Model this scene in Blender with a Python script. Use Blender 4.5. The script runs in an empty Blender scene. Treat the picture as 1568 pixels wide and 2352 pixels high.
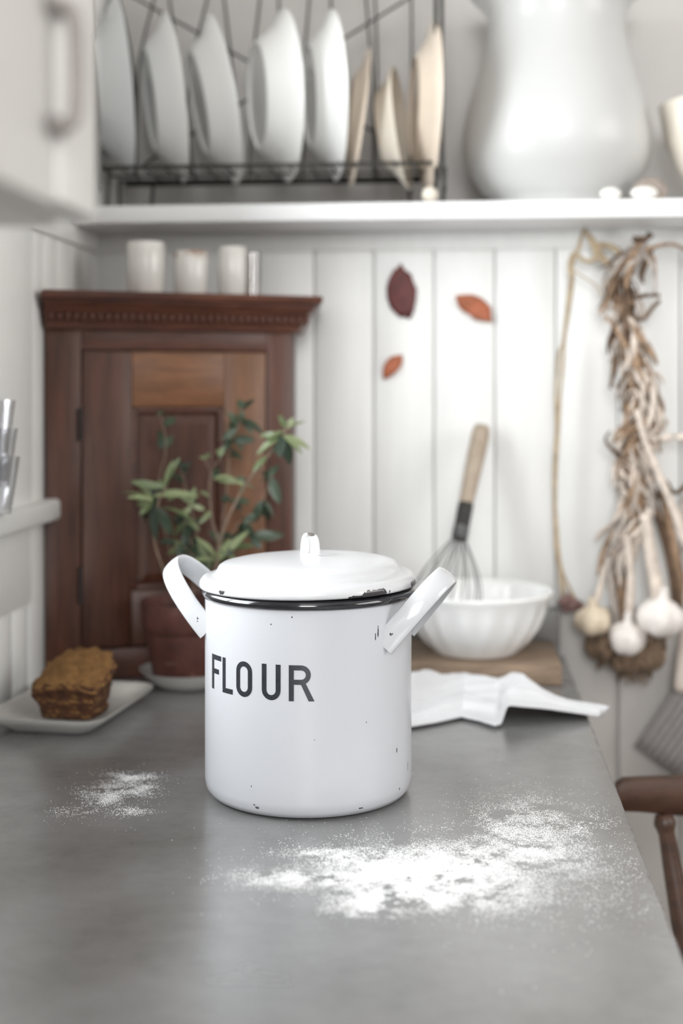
import bpy, bmesh, math, random
import numpy as np
from mathutils import Vector, Matrix
random.seed(7)
rng = np.random.default_rng(11)
S = bpy.context.scene
C = S.collection

# ------------------------------------------------------------------ camera, light, exposure
FPX = 3000.0                       # focal length in pixels of the 1568x2352 frame
TH = math.atan(273 / 3000)         # yaw of the camera to the left of the back wall's normal
CAMZ = 1.325                       # eye height; the worktop lies at 0.90
cam_d = bpy.data.cameras.new('camera')
cam = bpy.data.objects.new('camera', cam_d); C.objects.link(cam)
cam.location = (0, 0, CAMZ); cam.rotation_euler = (math.pi / 2, 0, TH)
cam_d.sensor_fit = 'VERTICAL'; cam_d.sensor_height = 36.0
cam_d.lens = FPX * 36 / 2352
cam_d.shift_y = -276 / 2352
cam_d.clip_start = 0.05
cam_d.dof.use_dof = True
cam_d.dof.focus_distance = 1.305
cam_d.dof.aperture_fstop = 2.4
S.camera = cam

W = bpy.data.worlds.new('room_daylight'); S.world = W; W.use_nodes = True
bg = W.node_tree.nodes['Background']
bg.inputs[0].default_value = (0.93, 0.96, 1.0, 1); bg.inputs[1].default_value = 0.25

def area(name, loc, direction, sx, sy, power, col=(1, 1, 1)):
    d = bpy.data.lights.new(name, 'AREA'); d.shape = 'RECTANGLE'; d.size = sx; d.size_y = sy
    d.energy = power; d.color = col
    o = bpy.data.objects.new(name, d); C.objects.link(o); o.location = loc
    o.rotation_euler = Vector(direction).to_track_quat('-Z', 'Y').to_euler()
    return o
# daylight outside the three windows of the kitchen: over the counter, in the wall behind the camera, in the opposite wall
area('window_daylight', (-2.1, 1.05, 1.80), (1, 0.08, -0.06), 2.6, 2.6, 370, (0.95, 0.975, 1.0))
area('rear_window_daylight', (0.14, -2.0, 2.15), (-0.02, 1, -0.14), 1.0, 1.2, 70, (0.98, 0.99, 1.0))
area('far_window_daylight', (2.62, 0.55, 1.95), (-1, 0.12, -0.16), 1.5, 1.2, 32, (1.0, 0.985, 0.965))

S.view_settings.view_transform = 'Standard'; S.view_settings.look = 'None'
S.view_settings.gamma = 1.0; S.view_settings.use_curve_mapping = False
S.view_settings.exposure = 0.12
S.cycles.sample_clamp_indirect = 2.5; S.cycles.caustics_reflective = False; S.cycles.caustics_refractive = False

# ------------------------------------------------------------------ geometry helpers
FV = Vector((-math.sin(TH), math.cos(TH), 0)); RV = Vector((math.cos(TH), math.sin(TH), 0))
CP = Vector((0, 0, CAMZ))
def ray(px, py): return FV + RV * ((px - 784) / FPX) + Vector((0, 0, (900 - py) / FPX))
def at(px, py, Y): d = ray(px, py); return CP + d * (Y / d.y)
def at_x(px, py, X): d = ray(px, py); return CP + d * (X / d.x)
def at_z(px, py, Z=0.9): d = ray(px, py); return CP + d * ((Z - CAMZ) / d.z)
def at_cyl(px, py, cx, cy, r):
    d = ray(px, py); a = d.x**2 + d.y**2; b = -2 * (d.x * cx + d.y * cy); c = cx**2 + cy**2 - r * r
    q = max(b * b - 4 * a * c, 0); return CP + d * ((-b - math.sqrt(q)) / (2 * a))

ORG = {}
def link(o, parent=None):
    C.objects.link(o)
    if parent is not None: o.parent = parent
    return o
def org(o): return ORG.get(o.name, Vector((0, 0, 0)))
def thing(name, label, cat, loc, group=None):
    o = bpy.data.objects.new(name, None); o.empty_display_size = 0.05; C.objects.link(o)
    o.location = loc; ORG[o.name] = Vector(loc); tag(o, label, cat, group); return o
def tag(o, label=None, cat=None, group=None, kind=None):
    if label: o['label'] = label
    if cat: o['category'] = cat
    if group: o['group'] = group
    if kind: o['kind'] = kind
    return o
def mesh(name, vf, mat, parent=None, smooth=True, loc=None, auto=None):
    """link verts/faces given in world space as one mesh object; origin = parent's origin or loc"""
    v, f = vf
    o0 = org(parent) if parent is not None else Vector(loc or (0, 0, 0))
    me = bpy.data.meshes.new(name)
    me.from_pydata([(p[0] - o0.x, p[1] - o0.y, p[2] - o0.z) for p in v], [], f)
    me.validate(); bm = bmesh.new(); bm.from_mesh(me); bmesh.ops.recalc_face_normals(bm, faces=bm.faces); bm.to_mesh(me); bm.free()
    if smooth:
        me.shade_smooth()
        if auto is not None: me.set_sharp_from_angle(angle=math.radians(auto))
    me.materials.append(mat)
    o = bpy.data.objects.new(name, me); link(o, parent)
    if parent is None: o.location = o0
    ORG[o.name] = o0
    return o
def inst(name, me, parent, M):
    """object sharing mesh data, placed by world matrix M under a parent whose origin is a translation"""
    o = bpy.data.objects.new(name, me); link(o, parent)
    o0 = org(parent) if parent is not None else Vector((0, 0, 0))
    o.matrix_basis = Matrix.Translation(-o0) @ M
    return o
def join(*parts):
    V = []; Fc = []
    for v, f in parts:
        n = len(V); V += [tuple(p) for p in v]; Fc += [tuple(i + n for i in q) for q in f]
    return V, Fc
def xf(vf, M): return [tuple(M @ Vector(p)) for p in vf[0]], vf[1]
def box(x0, x1, y0, y1, z0, z1, bev=0.0, seg=2):
    bm = bmesh.new(); bmesh.ops.create_cube(bm, size=1)
    for v in bm.verts:
        v.co = Vector(((x0 + x1) / 2 + v.co.x * (x1 - x0), (y0 + y1) / 2 + v.co.y * (y1 - y0), (z0 + z1) / 2 + v.co.z * (z1 - z0)))
    if bev > 0: bmesh.ops.bevel(bm, geom=bm.edges[:], offset=bev, segments=seg, affect='EDGES', profile=0.5)
    r = ([tuple(v.co) for v in bm.verts], [tuple(v.index for v in f.verts) for f in bm.faces] if not bm.verts.index_update() else [])
    bm.free(); return r
def prism(poly, z0, z1):
    n = len(poly); V = [(x, y, z0) for x, y in poly] + [(x, y, z1) for x, y in poly]
    F_ = [tuple(range(n - 1, -1, -1)), tuple(range(n, 2 * n))] + [(i, (i + 1) % n, n + (i + 1) % n, n + i) for i in range(n)]
    return V, F_
def lathe(prof, c, seg=48, fn=None):
    """prof: (r, z) list, revolved about the vertical through c (x, y, z0)"""
    V = []; Fc = []; rings = []
    for r, z in prof:
        if r < 1e-6: rings.append([len(V)]); V.append((c[0], c[1], c[2] + z))
        else:
            ring = []
            for k in range(seg):
                a = 2 * math.pi * k / seg; rr = r * (fn(a, z) if fn else 1)
                ring.append(len(V)); V.append((c[0] + rr * math.cos(a), c[1] + rr * math.sin(a), c[2] + z))
            rings.append(ring)
    for A, B in zip(rings[:-1], rings[1:]):
        if len(A) == 1 and len(B) == 1: continue
        for k in range(seg):
            k2 = (k + 1) % seg
            if len(A) == 1: Fc.append((A[0], B[k], B[k2]))
            elif len(B) == 1: Fc.append((A[k], A[k2], B[0]))
            else: Fc.append((A[k], A[k2], B[k2], B[k]))
    return V, Fc
def smooth_path(pts, n=6):
    """Catmull-Rom through the points"""
    P = [Vector(p) for p in pts]
    if len(P) < 3: return P
    P = [P[0] * 2 - P[1]] + P + [P[-1] * 2 - P[-2]]; out = []
    for i in range(1, len(P) - 2):
        for k in range(n):
            t = k / n; a, b, c, d = P[i - 1], P[i], P[i + 1], P[i + 2]
            out.append(0.5 * ((2 * b) + (c - a) * t + (2 * a - 5 * b + 4 * c - d) * t * t + (3 * b - a - 3 * c + d) * t**3))
    out.append(P[-2]); return out
def tube(pts, r, seg=8, flat=None, wdir=None):
    """sweep a circle (or an ellipse: flat = thickness / width, wide along wdir) along the points"""
    P = [Vector(p) for p in pts]; n = len(P); V = []; Fc = []
    R_ = r if isinstance(r, (list, tuple)) else [r] * n
    up = None
    for i in range(n):
        t = (P[min(i + 1, n - 1)] - P[max(i - 1, 0)]).normalized()
        if wdir is not None:
            wd = wdir[i] if isinstance(wdir, list) else Vector(wdir)
            a = (wd - t * wd.dot(t)).normalized()
        else:
            if up is None: up = Vector((0, 0, 1)) if abs(t.z) < 0.9 else Vector((1, 0, 0))
            a = (up - t * up.dot(t)).normalized(); up = a
        b = t.cross(a)
        for k in range(seg):
            q = 2 * math.pi * k / seg
            V.append(tuple(P[i] + a * (R_[i] * math.cos(q)) + b * (R_[i] * (flat or 1) * math.sin(q))))
    for i in range(n - 1):
        for k in range(seg):
            k2 = (k + 1) % seg; Fc.append((i * seg + k, i * seg + k2, (i + 1) * seg + k2, (i + 1) * seg + k))
    Fc.append(tuple(range(seg - 1, -1, -1))); Fc.append(tuple(range((n - 1) * seg, n * seg)))
    return V, Fc
def ico(c, r, sub=2, sc=(1, 1, 1), noise=0.0, seed=0):
    bm = bmesh.new(); bmesh.ops.create_icosphere(bm, subdivisions=sub, radius=1)
    rr = random.Random(seed); ph = [rr.uniform(0, 6.28) for _ in range(6)]
    V = []
    for v in bm.verts:
        p = v.co.normalized()
        k = 1 + noise * (math.sin(5 * p.x + ph[0]) * math.sin(6 * p.y + ph[1]) + 0.6 * math.sin(11 * p.z + ph[2] + 4 * p.x) + 0.5 * math.sin(17 * p.y + ph[3]) * math.sin(15 * p.x + ph[4]))
        V.append((c[0] + p.x * r * sc[0] * k, c[1] + p.y * r * sc[1] * k, c[2] + p.z * r * sc[2] * k))
    bm.verts.index_update(); Fc = [tuple(v.index for v in f.verts) for f in bm.faces]; bm.free(); return V, Fc

# ------------------------------------------------------------------ materials
class NT:
    def __init__(s, name):
        s.m = bpy.data.materials.new(name); s.m.use_nodes = True; s.t = s.m.node_tree
        s.b = s.t.nodes['Principled BSDF']; s.out = s.t.nodes['Material Output']
        s.tc = s.t.nodes.new('ShaderNodeTexCoord')
    def n(s, ty, **kw):
        x = s.t.nodes.new(ty)
        for k, v in kw.items(): setattr(x, k, v)
        return x
    def l(s, a, b): s.t.links.new(a, b)
    def noise(s, scale, detail=4, stretch=None, rough=0.55, coord='Object'):
        v = s.tc.outputs[coord]
        if stretch:
            mp = s.n('ShaderNodeMapping'); mp.inputs['Scale'].default_value = stretch; s.l(v, mp.inputs[0]); v = mp.outputs[0]
        x = s.n('ShaderNodeTexNoise'); x.inputs['Scale'].default_value = scale; x.inputs['Detail'].default_value = detail
        x.inputs['Roughness'].default_value = rough; s.l(v, x.inputs['Vector']); return x.outputs[0]
    def ramp(s, fac, stops):
        x = s.n('ShaderNodeValToRGB'); e = x.color_ramp.elements
        while len(e) < len(stops): e.new(0.5)
        for q, (p, c) in zip(e, stops): q.position = p; q.color = (*c, 1) if len(c) == 3 else c
        s.l(fac, x.inputs[0]); return x.outputs[0]
    def bump(s, h, strength, dist=0.002):
        x = s.n('ShaderNodeBump'); x.inputs['Strength'].default_value = strength; x.inputs['Distance'].default_value = dist
        s.l(h, x.inputs['Height']); s.l(x.outputs[0], s.b.inputs['Normal'])
    def mix(s, fac, a, b):
        x = s.n('ShaderNodeMix', data_type='RGBA')
        for sock, val in ((x.inputs[0], fac), (x.inputs[6], a), (x.inputs[7], b)):
            if hasattr(val, 'links'): s.l(val, sock)
            elif isinstance(val, (int, float)): sock.default_value = val
            else: sock.default_value = (*val, 1)
        return x.outputs[2]
    def math(s, op, a, b=None):
        x = s.n('ShaderNodeMath', operation=op)
        for i, val in enumerate((a, b)):
            if val is None: continue
            if hasattr(val, 'links'): s.l(val, x.inputs[i])
            else: x.inputs[i].default_value = val
        return x.outputs[0]
    def chips(s, base, dark, spots, nscale=130, amp=1.1):
        """dark worn spots at object-space places: list of (centre, (rx, ry, rz))"""
        nz = s.noise(nscale, 3); nz = s.math('MULTIPLY', s.math('SUBTRACT', nz, 0.5), amp * 2)
        tot = None
        for c, r in spots:
            a = s.n('ShaderNodeVectorMath', operation='SUBTRACT'); s.l(s.tc.outputs['Object'], a.inputs[0]); a.inputs[1].default_value = c
            d = s.n('ShaderNodeVectorMath', operation='DIVIDE'); s.l(a.outputs[0], d.inputs[0]); d.inputs[1].default_value = r
            e = s.n('ShaderNodeVectorMath', operation='LENGTH'); s.l(d.outputs[0], e.inputs[0])
            m = s.math('LESS_THAN', s.math('ADD', e.outputs['Value'], nz), 1.0)
            tot = m if tot is None else s.math('MAXIMUM', tot, m)
        return s.mix(tot, base, dark), tot

def plain(name, col, rough=0.5, var=0.06, scale=20, metal=0.0, bump=0.0, bscale=200, stretch=None, coat=0.0, spec=0.5, sheen=0.0):
    k = NT(name); nz = k.noise(scale, 4, stretch)
    lo = tuple(max(c * (1 - var), 0) for c in col); hi = tuple(min(c * (1 + var), 1) for c in col)
    k.l(k.ramp(nz, [(0.3, lo), (0.7, hi)]), k.b.inputs['Base Color'])
    k.b.inputs['Roughness'].default_value = rough; k.b.inputs['Metallic'].default_value = metal
    k.b.inputs['Specular IOR Level'].default_value = spec
    if coat: k.b.inputs['Coat Weight'].default_value = coat; k.b.inputs['Coat Roughness'].default_value = 0.05
    if sheen: k.b.inputs['Sheen Weight'].default_value = sheen
    if bump: k.bump(k.noise(bscale, 3, stretch), bump, 0.001)
    return k.m
def wood(name, dark, light, rough=0.45, scale=18, stretch=(6, 6, 0.6), bump=0.15, blotch=(0.75, 1.0)):
    k = NT(name); g = k.noise(scale, 6, stretch, 0.65); big = k.noise(5, 3)
    col = k.ramp(g, [(0.3, dark), (0.72, light)])
    b = k.ramp(big, [(0.35, (blotch[0],) * 3), (0.65, (blotch[1],) * 3)])
    x = k.n('ShaderNodeMix', data_type='RGBA', blend_type='MULTIPLY'); x.inputs[0].default_value = 1
    k.l(col, x.inputs[6]); k.l(b, x.inputs[7]); k.l(x.outputs[2], k.b.inputs['Base Color'])
    k.b.inputs['Roughness'].default_value = rough; k.bump(g, bump, 0.001); return k.m

M = {}
M['paint'] = plain('white_board_paint', (0.80, 0.80, 0.785), 0.42, 0.025, 9, bump=0.08, bscale=60, stretch=(6, 6, 0.7))
M['paint_left'] = plain('white_side_wall_paint', (0.86, 0.855, 0.835), 0.45, 0.025, 9, bump=0.06, bscale=60)
M['greige'] = plain('taupe_lower_board', (0.42, 0.395, 0.37), 0.5, 0.04, 7, bump=0.08, bscale=60, stretch=(6, 6, 0.7))  # boards below upstand height, a darker and warmer grey than those above
M['plaster'] = plain('grey_white_plaster', (0.56, 0.54, 0.52), 0.8, 0.04, 6, bump=0.15, bscale=120)
M['shelf'] = plain('white_shelf_gloss', (0.80, 0.80, 0.80), 0.35, 0.015, 8)
M['cupboard'] = plain('cream_cupboard_paint', (0.74, 0.725, 0.70), 0.5, 0.02, 8)
M['floor'] = plain('grey_brown_floorboards', (0.22, 0.19, 0.17), 0.5, 0.2, 6)
M['dark'] = plain('dark_joint', (0.05, 0.045, 0.04), 0.8, 0.1)
M['wire'] = plain('aged_dark_wire', (0.05, 0.047, 0.042), 0.45, 0.35, 60, metal=0.3)
M['wire_new'] = plain('grey_steel_wire', (0.17, 0.17, 0.17), 0.4, 0.2, 60, metal=0.6)
M['china'] = plain('white_china', (0.90, 0.90, 0.88), 0.16, 0.015, 10, coat=0.3)
M['china_shaded'] = plain('shaded_white_china', (0.76, 0.78, 0.79), 0.16, 0.015, 10, coat=0.3)  # white china darkened and cooled: the first plate's shade put into its colour
M['china_cream'] = plain('cream_stoneware', (0.68, 0.58, 0.48), 0.25, 0.06, 14, coat=0.2)
M['china_ivory'] = plain('ivory_stoneware', (0.72, 0.66, 0.57), 0.25, 0.05, 14, coat=0.2)
M['jug'] = plain('white_ironstone_glaze', (0.55, 0.55, 0.54), 0.40, 0.015, 10, coat=0.12)
M['cup'] = plain('aged_white_stoneware', (0.72, 0.70, 0.66), 0.22, 0.05, 40, coat=0.3)
M['bowl'] = plain('white_bowl_glaze', (0.82, 0.82, 0.81), 0.18, 0.02, 10, coat=0.3)
M['plate_grey'] = plain('grey_white_dish_glaze', (0.56, 0.55, 0.52), 0.22, 0.03, 12, coat=0.3)
M['cloth'] = plain('white_linen', (0.64, 0.64, 0.655), 0.9, 0.03, 40, bump=0.5, bscale=900, sheen=0.2)
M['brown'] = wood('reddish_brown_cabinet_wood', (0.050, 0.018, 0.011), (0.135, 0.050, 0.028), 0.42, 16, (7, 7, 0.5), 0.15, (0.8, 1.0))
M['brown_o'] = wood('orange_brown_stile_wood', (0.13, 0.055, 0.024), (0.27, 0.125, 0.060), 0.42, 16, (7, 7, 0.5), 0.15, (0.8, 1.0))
M['brown_h'] = wood('reddish_brown_rail_wood', (0.14, 0.055, 0.022), (0.29, 0.125, 0.052), 0.42, 16, (0.7, 0.7, 8))
M['brown_dark'] = wood('dark_brown_moulding_wood', (0.055, 0.018, 0.011), (0.15, 0.052, 0.028), 0.42, 16, (1, 1, 6))
M['chair'] = wood('dark_brown_chair_wood', (0.035, 0.018, 0.011), (0.095, 0.046, 0.028), 0.4, 14, (1, 4, 4))
M['board'] = wood('honey_chopping_board_wood', (0.115, 0.078, 0.052), (0.34, 0.245, 0.170), 0.75, 22, (0.8, 8, 8), 0.3, (0.8, 1.0))
M['handle'] = wood('pale_worn_handle_wood', (0.36, 0.28, 0.21), (0.52, 0.43, 0.34), 0.65, 26, (6, 6, 0.8), 0.2, (0.88, 1.0))
M['spoon'] = wood('pale_beech_wood', (0.50, 0.42, 0.36), (0.62, 0.55, 0.49), 0.65, 26, (6, 6, 0.8), 0.2, (0.9, 1.0))
M['iron'] = plain('black_iron', (0.03, 0.028, 0.026), 0.5, 0.3, 60, metal=0.4)
M['pull'] = plain('dull_pull_metal', (0.27, 0.24, 0.225), 0.55, 0.15, 40)
M['soil'] = plain('dark_soil', (0.035, 0.025, 0.018), 0.95, 0.5, 90, bump=0.8, bscale=160)
M['stem'] = plain('woody_stem', (0.23, 0.165, 0.12), 0.7, 0.25, 90)
M['garlic'] = plain('garlic_skin', (0.76, 0.71, 0.67), 0.55, 0.10, 60, bump=0.2, bscale=120)
M['garlic_cream'] = plain('yellowed_garlic_skin', (0.66, 0.56, 0.43), 0.6, 0.18, 70, bump=0.2, bscale=120)
M['husk'] = plain('dry_garlic_leaf', (0.29, 0.19, 0.12), 0.75, 0.45, 60)
M['husk_pale'] = plain('pale_dry_stalk', (0.60, 0.52, 0.45), 0.7, 0.22, 60)
M['husk_grey'] = plain('grey_dry_leaf', (0.33, 0.29, 0.26), 0.8, 0.35, 60)
M['husk_dark'] = plain('dark_dry_leaf', (0.10, 0.06, 0.035), 0.8, 0.4, 60)
M['root'] = plain('brown_garlic_root', (0.17, 0.115, 0.075), 0.9, 0.5, 120)
M['chive'] = plain('dry_chive_stalk', (0.40, 0.31, 0.20), 0.75, 0.25, 60)
M['chive_head'] = plain('faded_purple_flower', (0.21, 0.125, 0.115), 0.9, 0.4, 200)
M['taupe_cloth'] = plain('taupe_ribbed_cloth', (0.27, 0.245, 0.24), 0.9, 0.12, 120, bump=0.4, bscale=700)
M['shell'] = plain('white_pebble', (0.80, 0.78, 0.74), 0.5, 0.06, 60)
M['brown_ball'] = plain('brown_seed_pod', (0.30, 0.25, 0.215), 0.8, 0.3, 80)
M['red_leaf'] = plain('maroon_leaf', (0.105, 0.024, 0.022), 0.6, 0.35, 60)
M['orange_leaf'] = plain('rust_orange_leaf', (0.36, 0.105, 0.045), 0.6, 0.3, 50)
M['flour'] = plain('flour_white', (0.90, 0.90, 0.90), 0.95, 0.01, 30)
M['black_enamel'] = plain('black_rim_enamel', (0.012, 0.012, 0.016), 0.12, 0.2, 60, coat=0.5)
M['letter'] = plain('black_letter_enamel', (0.018, 0.021, 0.028), 0.3, 0.3, 200)
M['window_paint'] = plain('white_window_paint', (0.80, 0.80, 0.78), 0.4, 0.02)

# concrete: grey, mottled, worn to an uneven sheen
k = NT('grey_concrete'); a = k.noise(6, 5, None, 0.5); b = k.noise(90, 5, None, 0.6); c = k.noise(3, 3, (1, 2.4, 1))
col = k.ramp(a, [(0.30, (0.130, 0.127, 0.123)), (0.50, (0.190, 0.188, 0.186)), (0.72, (0.240, 0.240, 0.240))])
blot = k.ramp(k.noise(38, 5, (1, 1.6, 1), 0.65), [(0.30, (0.70,) * 3), (0.55, (1.0,) * 3)])
speck = k.mix(0.55, k.ramp(k.noise(420, 2), [(0.27, (0.40,) * 3), (0.38, (1.0,) * 3)]), blot)
x = k.n('ShaderNodeMix', data_type='RGBA', blend_type='MULTIPLY'); x.inputs[0].default_value = 0.7
k.l(col, x.inputs[6]); k.l(speck, x.inputs[7]); k.l(x.outputs[2], k.b.inputs['Base Color'])
k.l(k.ramp(c, [(0.25, (0.235,) * 3), (0.75, (0.285,) * 3)]), k.b.inputs['Roughness'])
k.b.inputs['IOR'].default_value = 2.75
M['concrete'] = k.m

# terracotta: wine-red, with pale lime bloom
k = NT('terracotta'); a = k.noise(40, 5)
col = k.ramp(a, [(0.3, (0.062, 0.020, 0.015)), (0.7, (0.115, 0.038, 0.028))])
bl = k.ramp(k.noise(26, 6, (1, 1, 2.2), 0.7), [(0.60, (0, 0, 0)), (0.74, (1, 1, 1))])
k.l(k.mix(k.math('MULTIPLY', bl, 0.55), col, (0.45, 0.33, 0.29)), k.b.inputs['Base Color']); k.b.inputs['Roughness'].default_value = 0.6
M['terracotta'] = k.m
# sponge cake: golden crumb above, brown crust
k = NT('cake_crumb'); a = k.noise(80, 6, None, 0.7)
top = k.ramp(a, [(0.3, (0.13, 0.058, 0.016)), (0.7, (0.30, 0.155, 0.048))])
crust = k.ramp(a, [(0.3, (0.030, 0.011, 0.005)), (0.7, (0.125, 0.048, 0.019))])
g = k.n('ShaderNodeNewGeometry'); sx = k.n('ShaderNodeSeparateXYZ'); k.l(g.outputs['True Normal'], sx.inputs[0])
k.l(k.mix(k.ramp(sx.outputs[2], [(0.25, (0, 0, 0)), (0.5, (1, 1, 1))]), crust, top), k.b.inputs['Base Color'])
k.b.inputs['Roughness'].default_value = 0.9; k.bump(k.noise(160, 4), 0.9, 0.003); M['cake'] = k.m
# leaves of the potted shrub: dull green, each a little different
def leafmat(name, c0, c1):
    k = NT(name); oi = k.n('ShaderNodeObjectInfo')
    k.l(k.ramp(oi.outputs['Random'], [(0.0, c0), (1.0, c1)]), k.b.inputs['Base Color']); k.b.inputs['Roughness'].default_value = 0.38
    k.b.inputs['Subsurface Weight'].default_value = 0.0
    return k.m
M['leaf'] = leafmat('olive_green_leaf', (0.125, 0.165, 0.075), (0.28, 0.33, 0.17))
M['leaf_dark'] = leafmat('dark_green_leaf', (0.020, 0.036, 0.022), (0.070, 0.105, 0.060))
# clear glass that lets light straight through
def glass(name, tint, refl=0.12):
    k = NT(name); tr = k.n('ShaderNodeBsdfTransparent'); tr.inputs[0].default_value = (*tint, 1)
    gl = k.n('ShaderNodeBsdfGlossy'); gl.inputs['Roughness'].default_value = 0.03; lw = k.n('ShaderNodeLayerWeight'); lw.inputs[0].default_value = 0.35
    mx = k.n('ShaderNodeMixShader'); k.l(k.math('ADD', k.math('MULTIPLY', lw.outputs['Facing'], 0.55), refl), mx.inputs[0])
    k.l(tr.outputs[0], mx.inputs[1]); k.l(gl.outputs[0], mx.inputs[2]); k.l(mx.outputs[0], k.out.inputs[0]); return k.m
M['glass'] = glass('clear_glass', (0.93, 0.93, 0.94))
M['glass_brown'] = glass('brownish_glass', (0.78, 0.76, 0.74))
M['pane'] = glass('window_pane_glass', (0.98, 0.99, 0.99), 0.03)

# ------------------------------------------------------------------ the setting
WY, WX, UY = 2.130, -0.603, 2.29      # back boards, left wall, plaster wall above the shelf
def struct(name, vf, mat, parent=None, **kw):
    o = mesh(name, vf, mat, parent, **kw)
    if parent is None: o['kind'] = 'structure'
    return o
struct('floor', box(-0.8, 2.6, -1.9, 2.5, -0.05, 0), M['floor'], smooth=False)
struct('ceiling', box(-0.8, 2.6, -1.9, 2.5, 3.0, 3.1), M['paint'], smooth=False)
struct('wall_rear', join(box(-0.8, -0.40, -1.9, -1.75, 0, 3.0), box(0.68, 2.6, -1.9, -1.75, 0, 3.0), box(-0.40, 0.68, -1.9, -1.75, 0, 1.5), box(-0.40, 0.68, -1.9, -1.75, 2.8, 3.0)), M['plaster'], smooth=False)
struct('wall_right', join(box(2.4, 2.55, -1.75, -0.25, 0, 3.0), box(2.4, 2.55, 1.35, 2.5, 0, 3.0), box(2.4, 2.55, -0.25, 1.35, 0, 0.95), box(2.4, 2.55, -0.25, 1.35, 2.6, 3.0)), M['plaster'], smooth=False)
wb = struct('wall_back', join(box(-0.9, 2.4, WY + 0.012, WY + 0.30, 0.0, 1.586), box(-0.9, 2.4, UY, UY + 0.14, 1.586, 3.0)), M['plaster'], smooth=False)
SX = 0.0981; G0 = -0.0427
bm_u = box(-SX / 2 + 0.0008, SX / 2 - 0.0008, 0, 0.012, 0, 1.558 - 0.977, 0.0028, 2)
bm_l = box(-SX / 2 + 0.0012, SX / 2 - 0.0012, 0, 0.010, 0, 0.977, 0.004, 2)
def shared(name, vf, mat, auto=40):
    me = bpy.data.meshes.new(name); me.from_pydata(vf[0], [], vf[1]); me.validate()
    b_ = bmesh.new(); b_.from_mesh(me); bmesh.ops.recalc_face_normals(b_, faces=b_.faces); b_.to_mesh(me); b_.free()
    me.shade_smooth()
    if auto: me.set_sharp_from_angle(angle=math.radians(auto))
    me.materials.append(mat); return me
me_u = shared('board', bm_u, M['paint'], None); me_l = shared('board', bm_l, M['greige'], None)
for i in range(-6, 16):
    xc = G0 + (i + 0.5) * SX
    if xc - SX / 2 < WX - 0.05: continue
    jt = random.Random(i); dy = jt.uniform(-0.0012, 0.0)
    inst('board', me_u, wb, Matrix.Translation((xc, WY + dy, 0.977)))
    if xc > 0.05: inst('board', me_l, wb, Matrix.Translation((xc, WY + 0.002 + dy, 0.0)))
struct('trim_1', box(WX, 2.4, WY - 0.006, WY + 0.02, 1.556, 1.586, 0.002), M['paint'], auto=30)

# left wall: plaster backing with a window opening, casing, beaded boards
wl = struct('wall_left', join(
    box(WX - 0.16, WX - 0.012, -1.75, 0.93, 0, 3.0), box(WX - 0.16, WX - 0.012, 1.63, 2.43, 0, 3.0),
    box(WX - 0.16, WX - 0.012, 0.93, 1.63, 0, 1.137), box(WX - 0.16, WX - 0.012, 0.93, 1.63, 2.25, 3.0)), M['paint_left'], smooth=False)
BW = 0.0655
me_b = shared('board', box(-0.012, 0, -BW / 2 + 0.0008, BW / 2 - 0.0008, 0, 1.556 - 0.90, 0.003, 2), M['paint_left'], None)
me_s = shared('board', box(-0.012, 0, -BW / 2 + 0.0008, BW / 2 - 0.0008, 0, 1.03 - 0.90, 0.003, 2), M['paint_left'], None)
for i in range(6): inst('board', me_b, wl, Matrix.Translation((WX, 1.785 + BW * (i + 0.5), 0.90)))
for i in range(-13, 0): inst('board', me_s, wl, Matrix.Translation((WX, 1.785 + BW * (i + 0.5), 0.90)))
struct('trim_2', box(WX - 0.012, WX + 0.004, 0.6, 1.785, 1.03, 1.137, 0.002), M['paint_left'], auto=30)          # apron below the sill
struct('trim_3', box(WX - 0.012, WX + 0.006, 1.632, 1.785, 1.169, 2.3, 0.003), M['paint_left'], auto=30)         # window casing
struct('trim_4', box(WX - 0.012, WX + 0.006, 1.785, WY - 0.006, 1.556, 1.586, 0.002), M['paint_left'], auto=30)  # frieze rail on the side wall
struct('trim_5', box(WX - 0.012, WX + 0.001, 1.785, UY, 1.586, 3.0), M['paint_left'], smooth=False)
sl = at(135, 1178, 1.85)
struct('trim_6', box(WX - 0.15, sl.x, 0.88, 1.868, 1.138, 1.170, 0.007, 3), M['window_paint'], auto=50)          # window sill
wn = struct('window_1', join(box(WX - 0.13, WX - 0.09, 0.93, 0.975, 1.17, 2.25), box(WX - 0.13, WX - 0.09, 1.585, 1.63, 1.17, 2.25),
            box(WX - 0.13, WX - 0.09, 0.975, 1.585, 1.17, 1.215), box(WX - 0.13, WX - 0.09, 0.975, 1.585, 2.205, 2.25)), M['window_paint'], smooth=False)
mesh('muntin', box(WX - 0.12, WX - 0.10, 1.268, 1.292, 1.215, 2.205), M['window_paint'], wn, smooth=False)
for z in (1.56, 1.88): mesh('muntin', box(WX - 0.12, WX - 0.10, 0.975, 1.585, z - 0.011, z + 0.011), M['window_paint'], wn, smooth=False)
me_p = shared('pane', box(-0.0015, 0.0015, -0.155, 0.155, -0.165, 0.165), M['pane'], 30)
for yy in (1.12, 1.44):
    for zz in (1.388, 1.72, 2.045): inst('pane', me_p, wn, Matrix.Translation((WX - 0.11, yy, zz)))

# shelf on the back wall
SZ = 1.6135; SFY = 1.982
sh = mesh('wall_shelf', box(WX + 0.002, 1.6, SFY, UY, 1.586, SZ, 0.003, 2), M['shelf'], loc=(0, UY, 1.586), auto=50)
tag(sh, 'long white painted wooden shelf fixed above the boarded wall', 'shelf')

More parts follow.
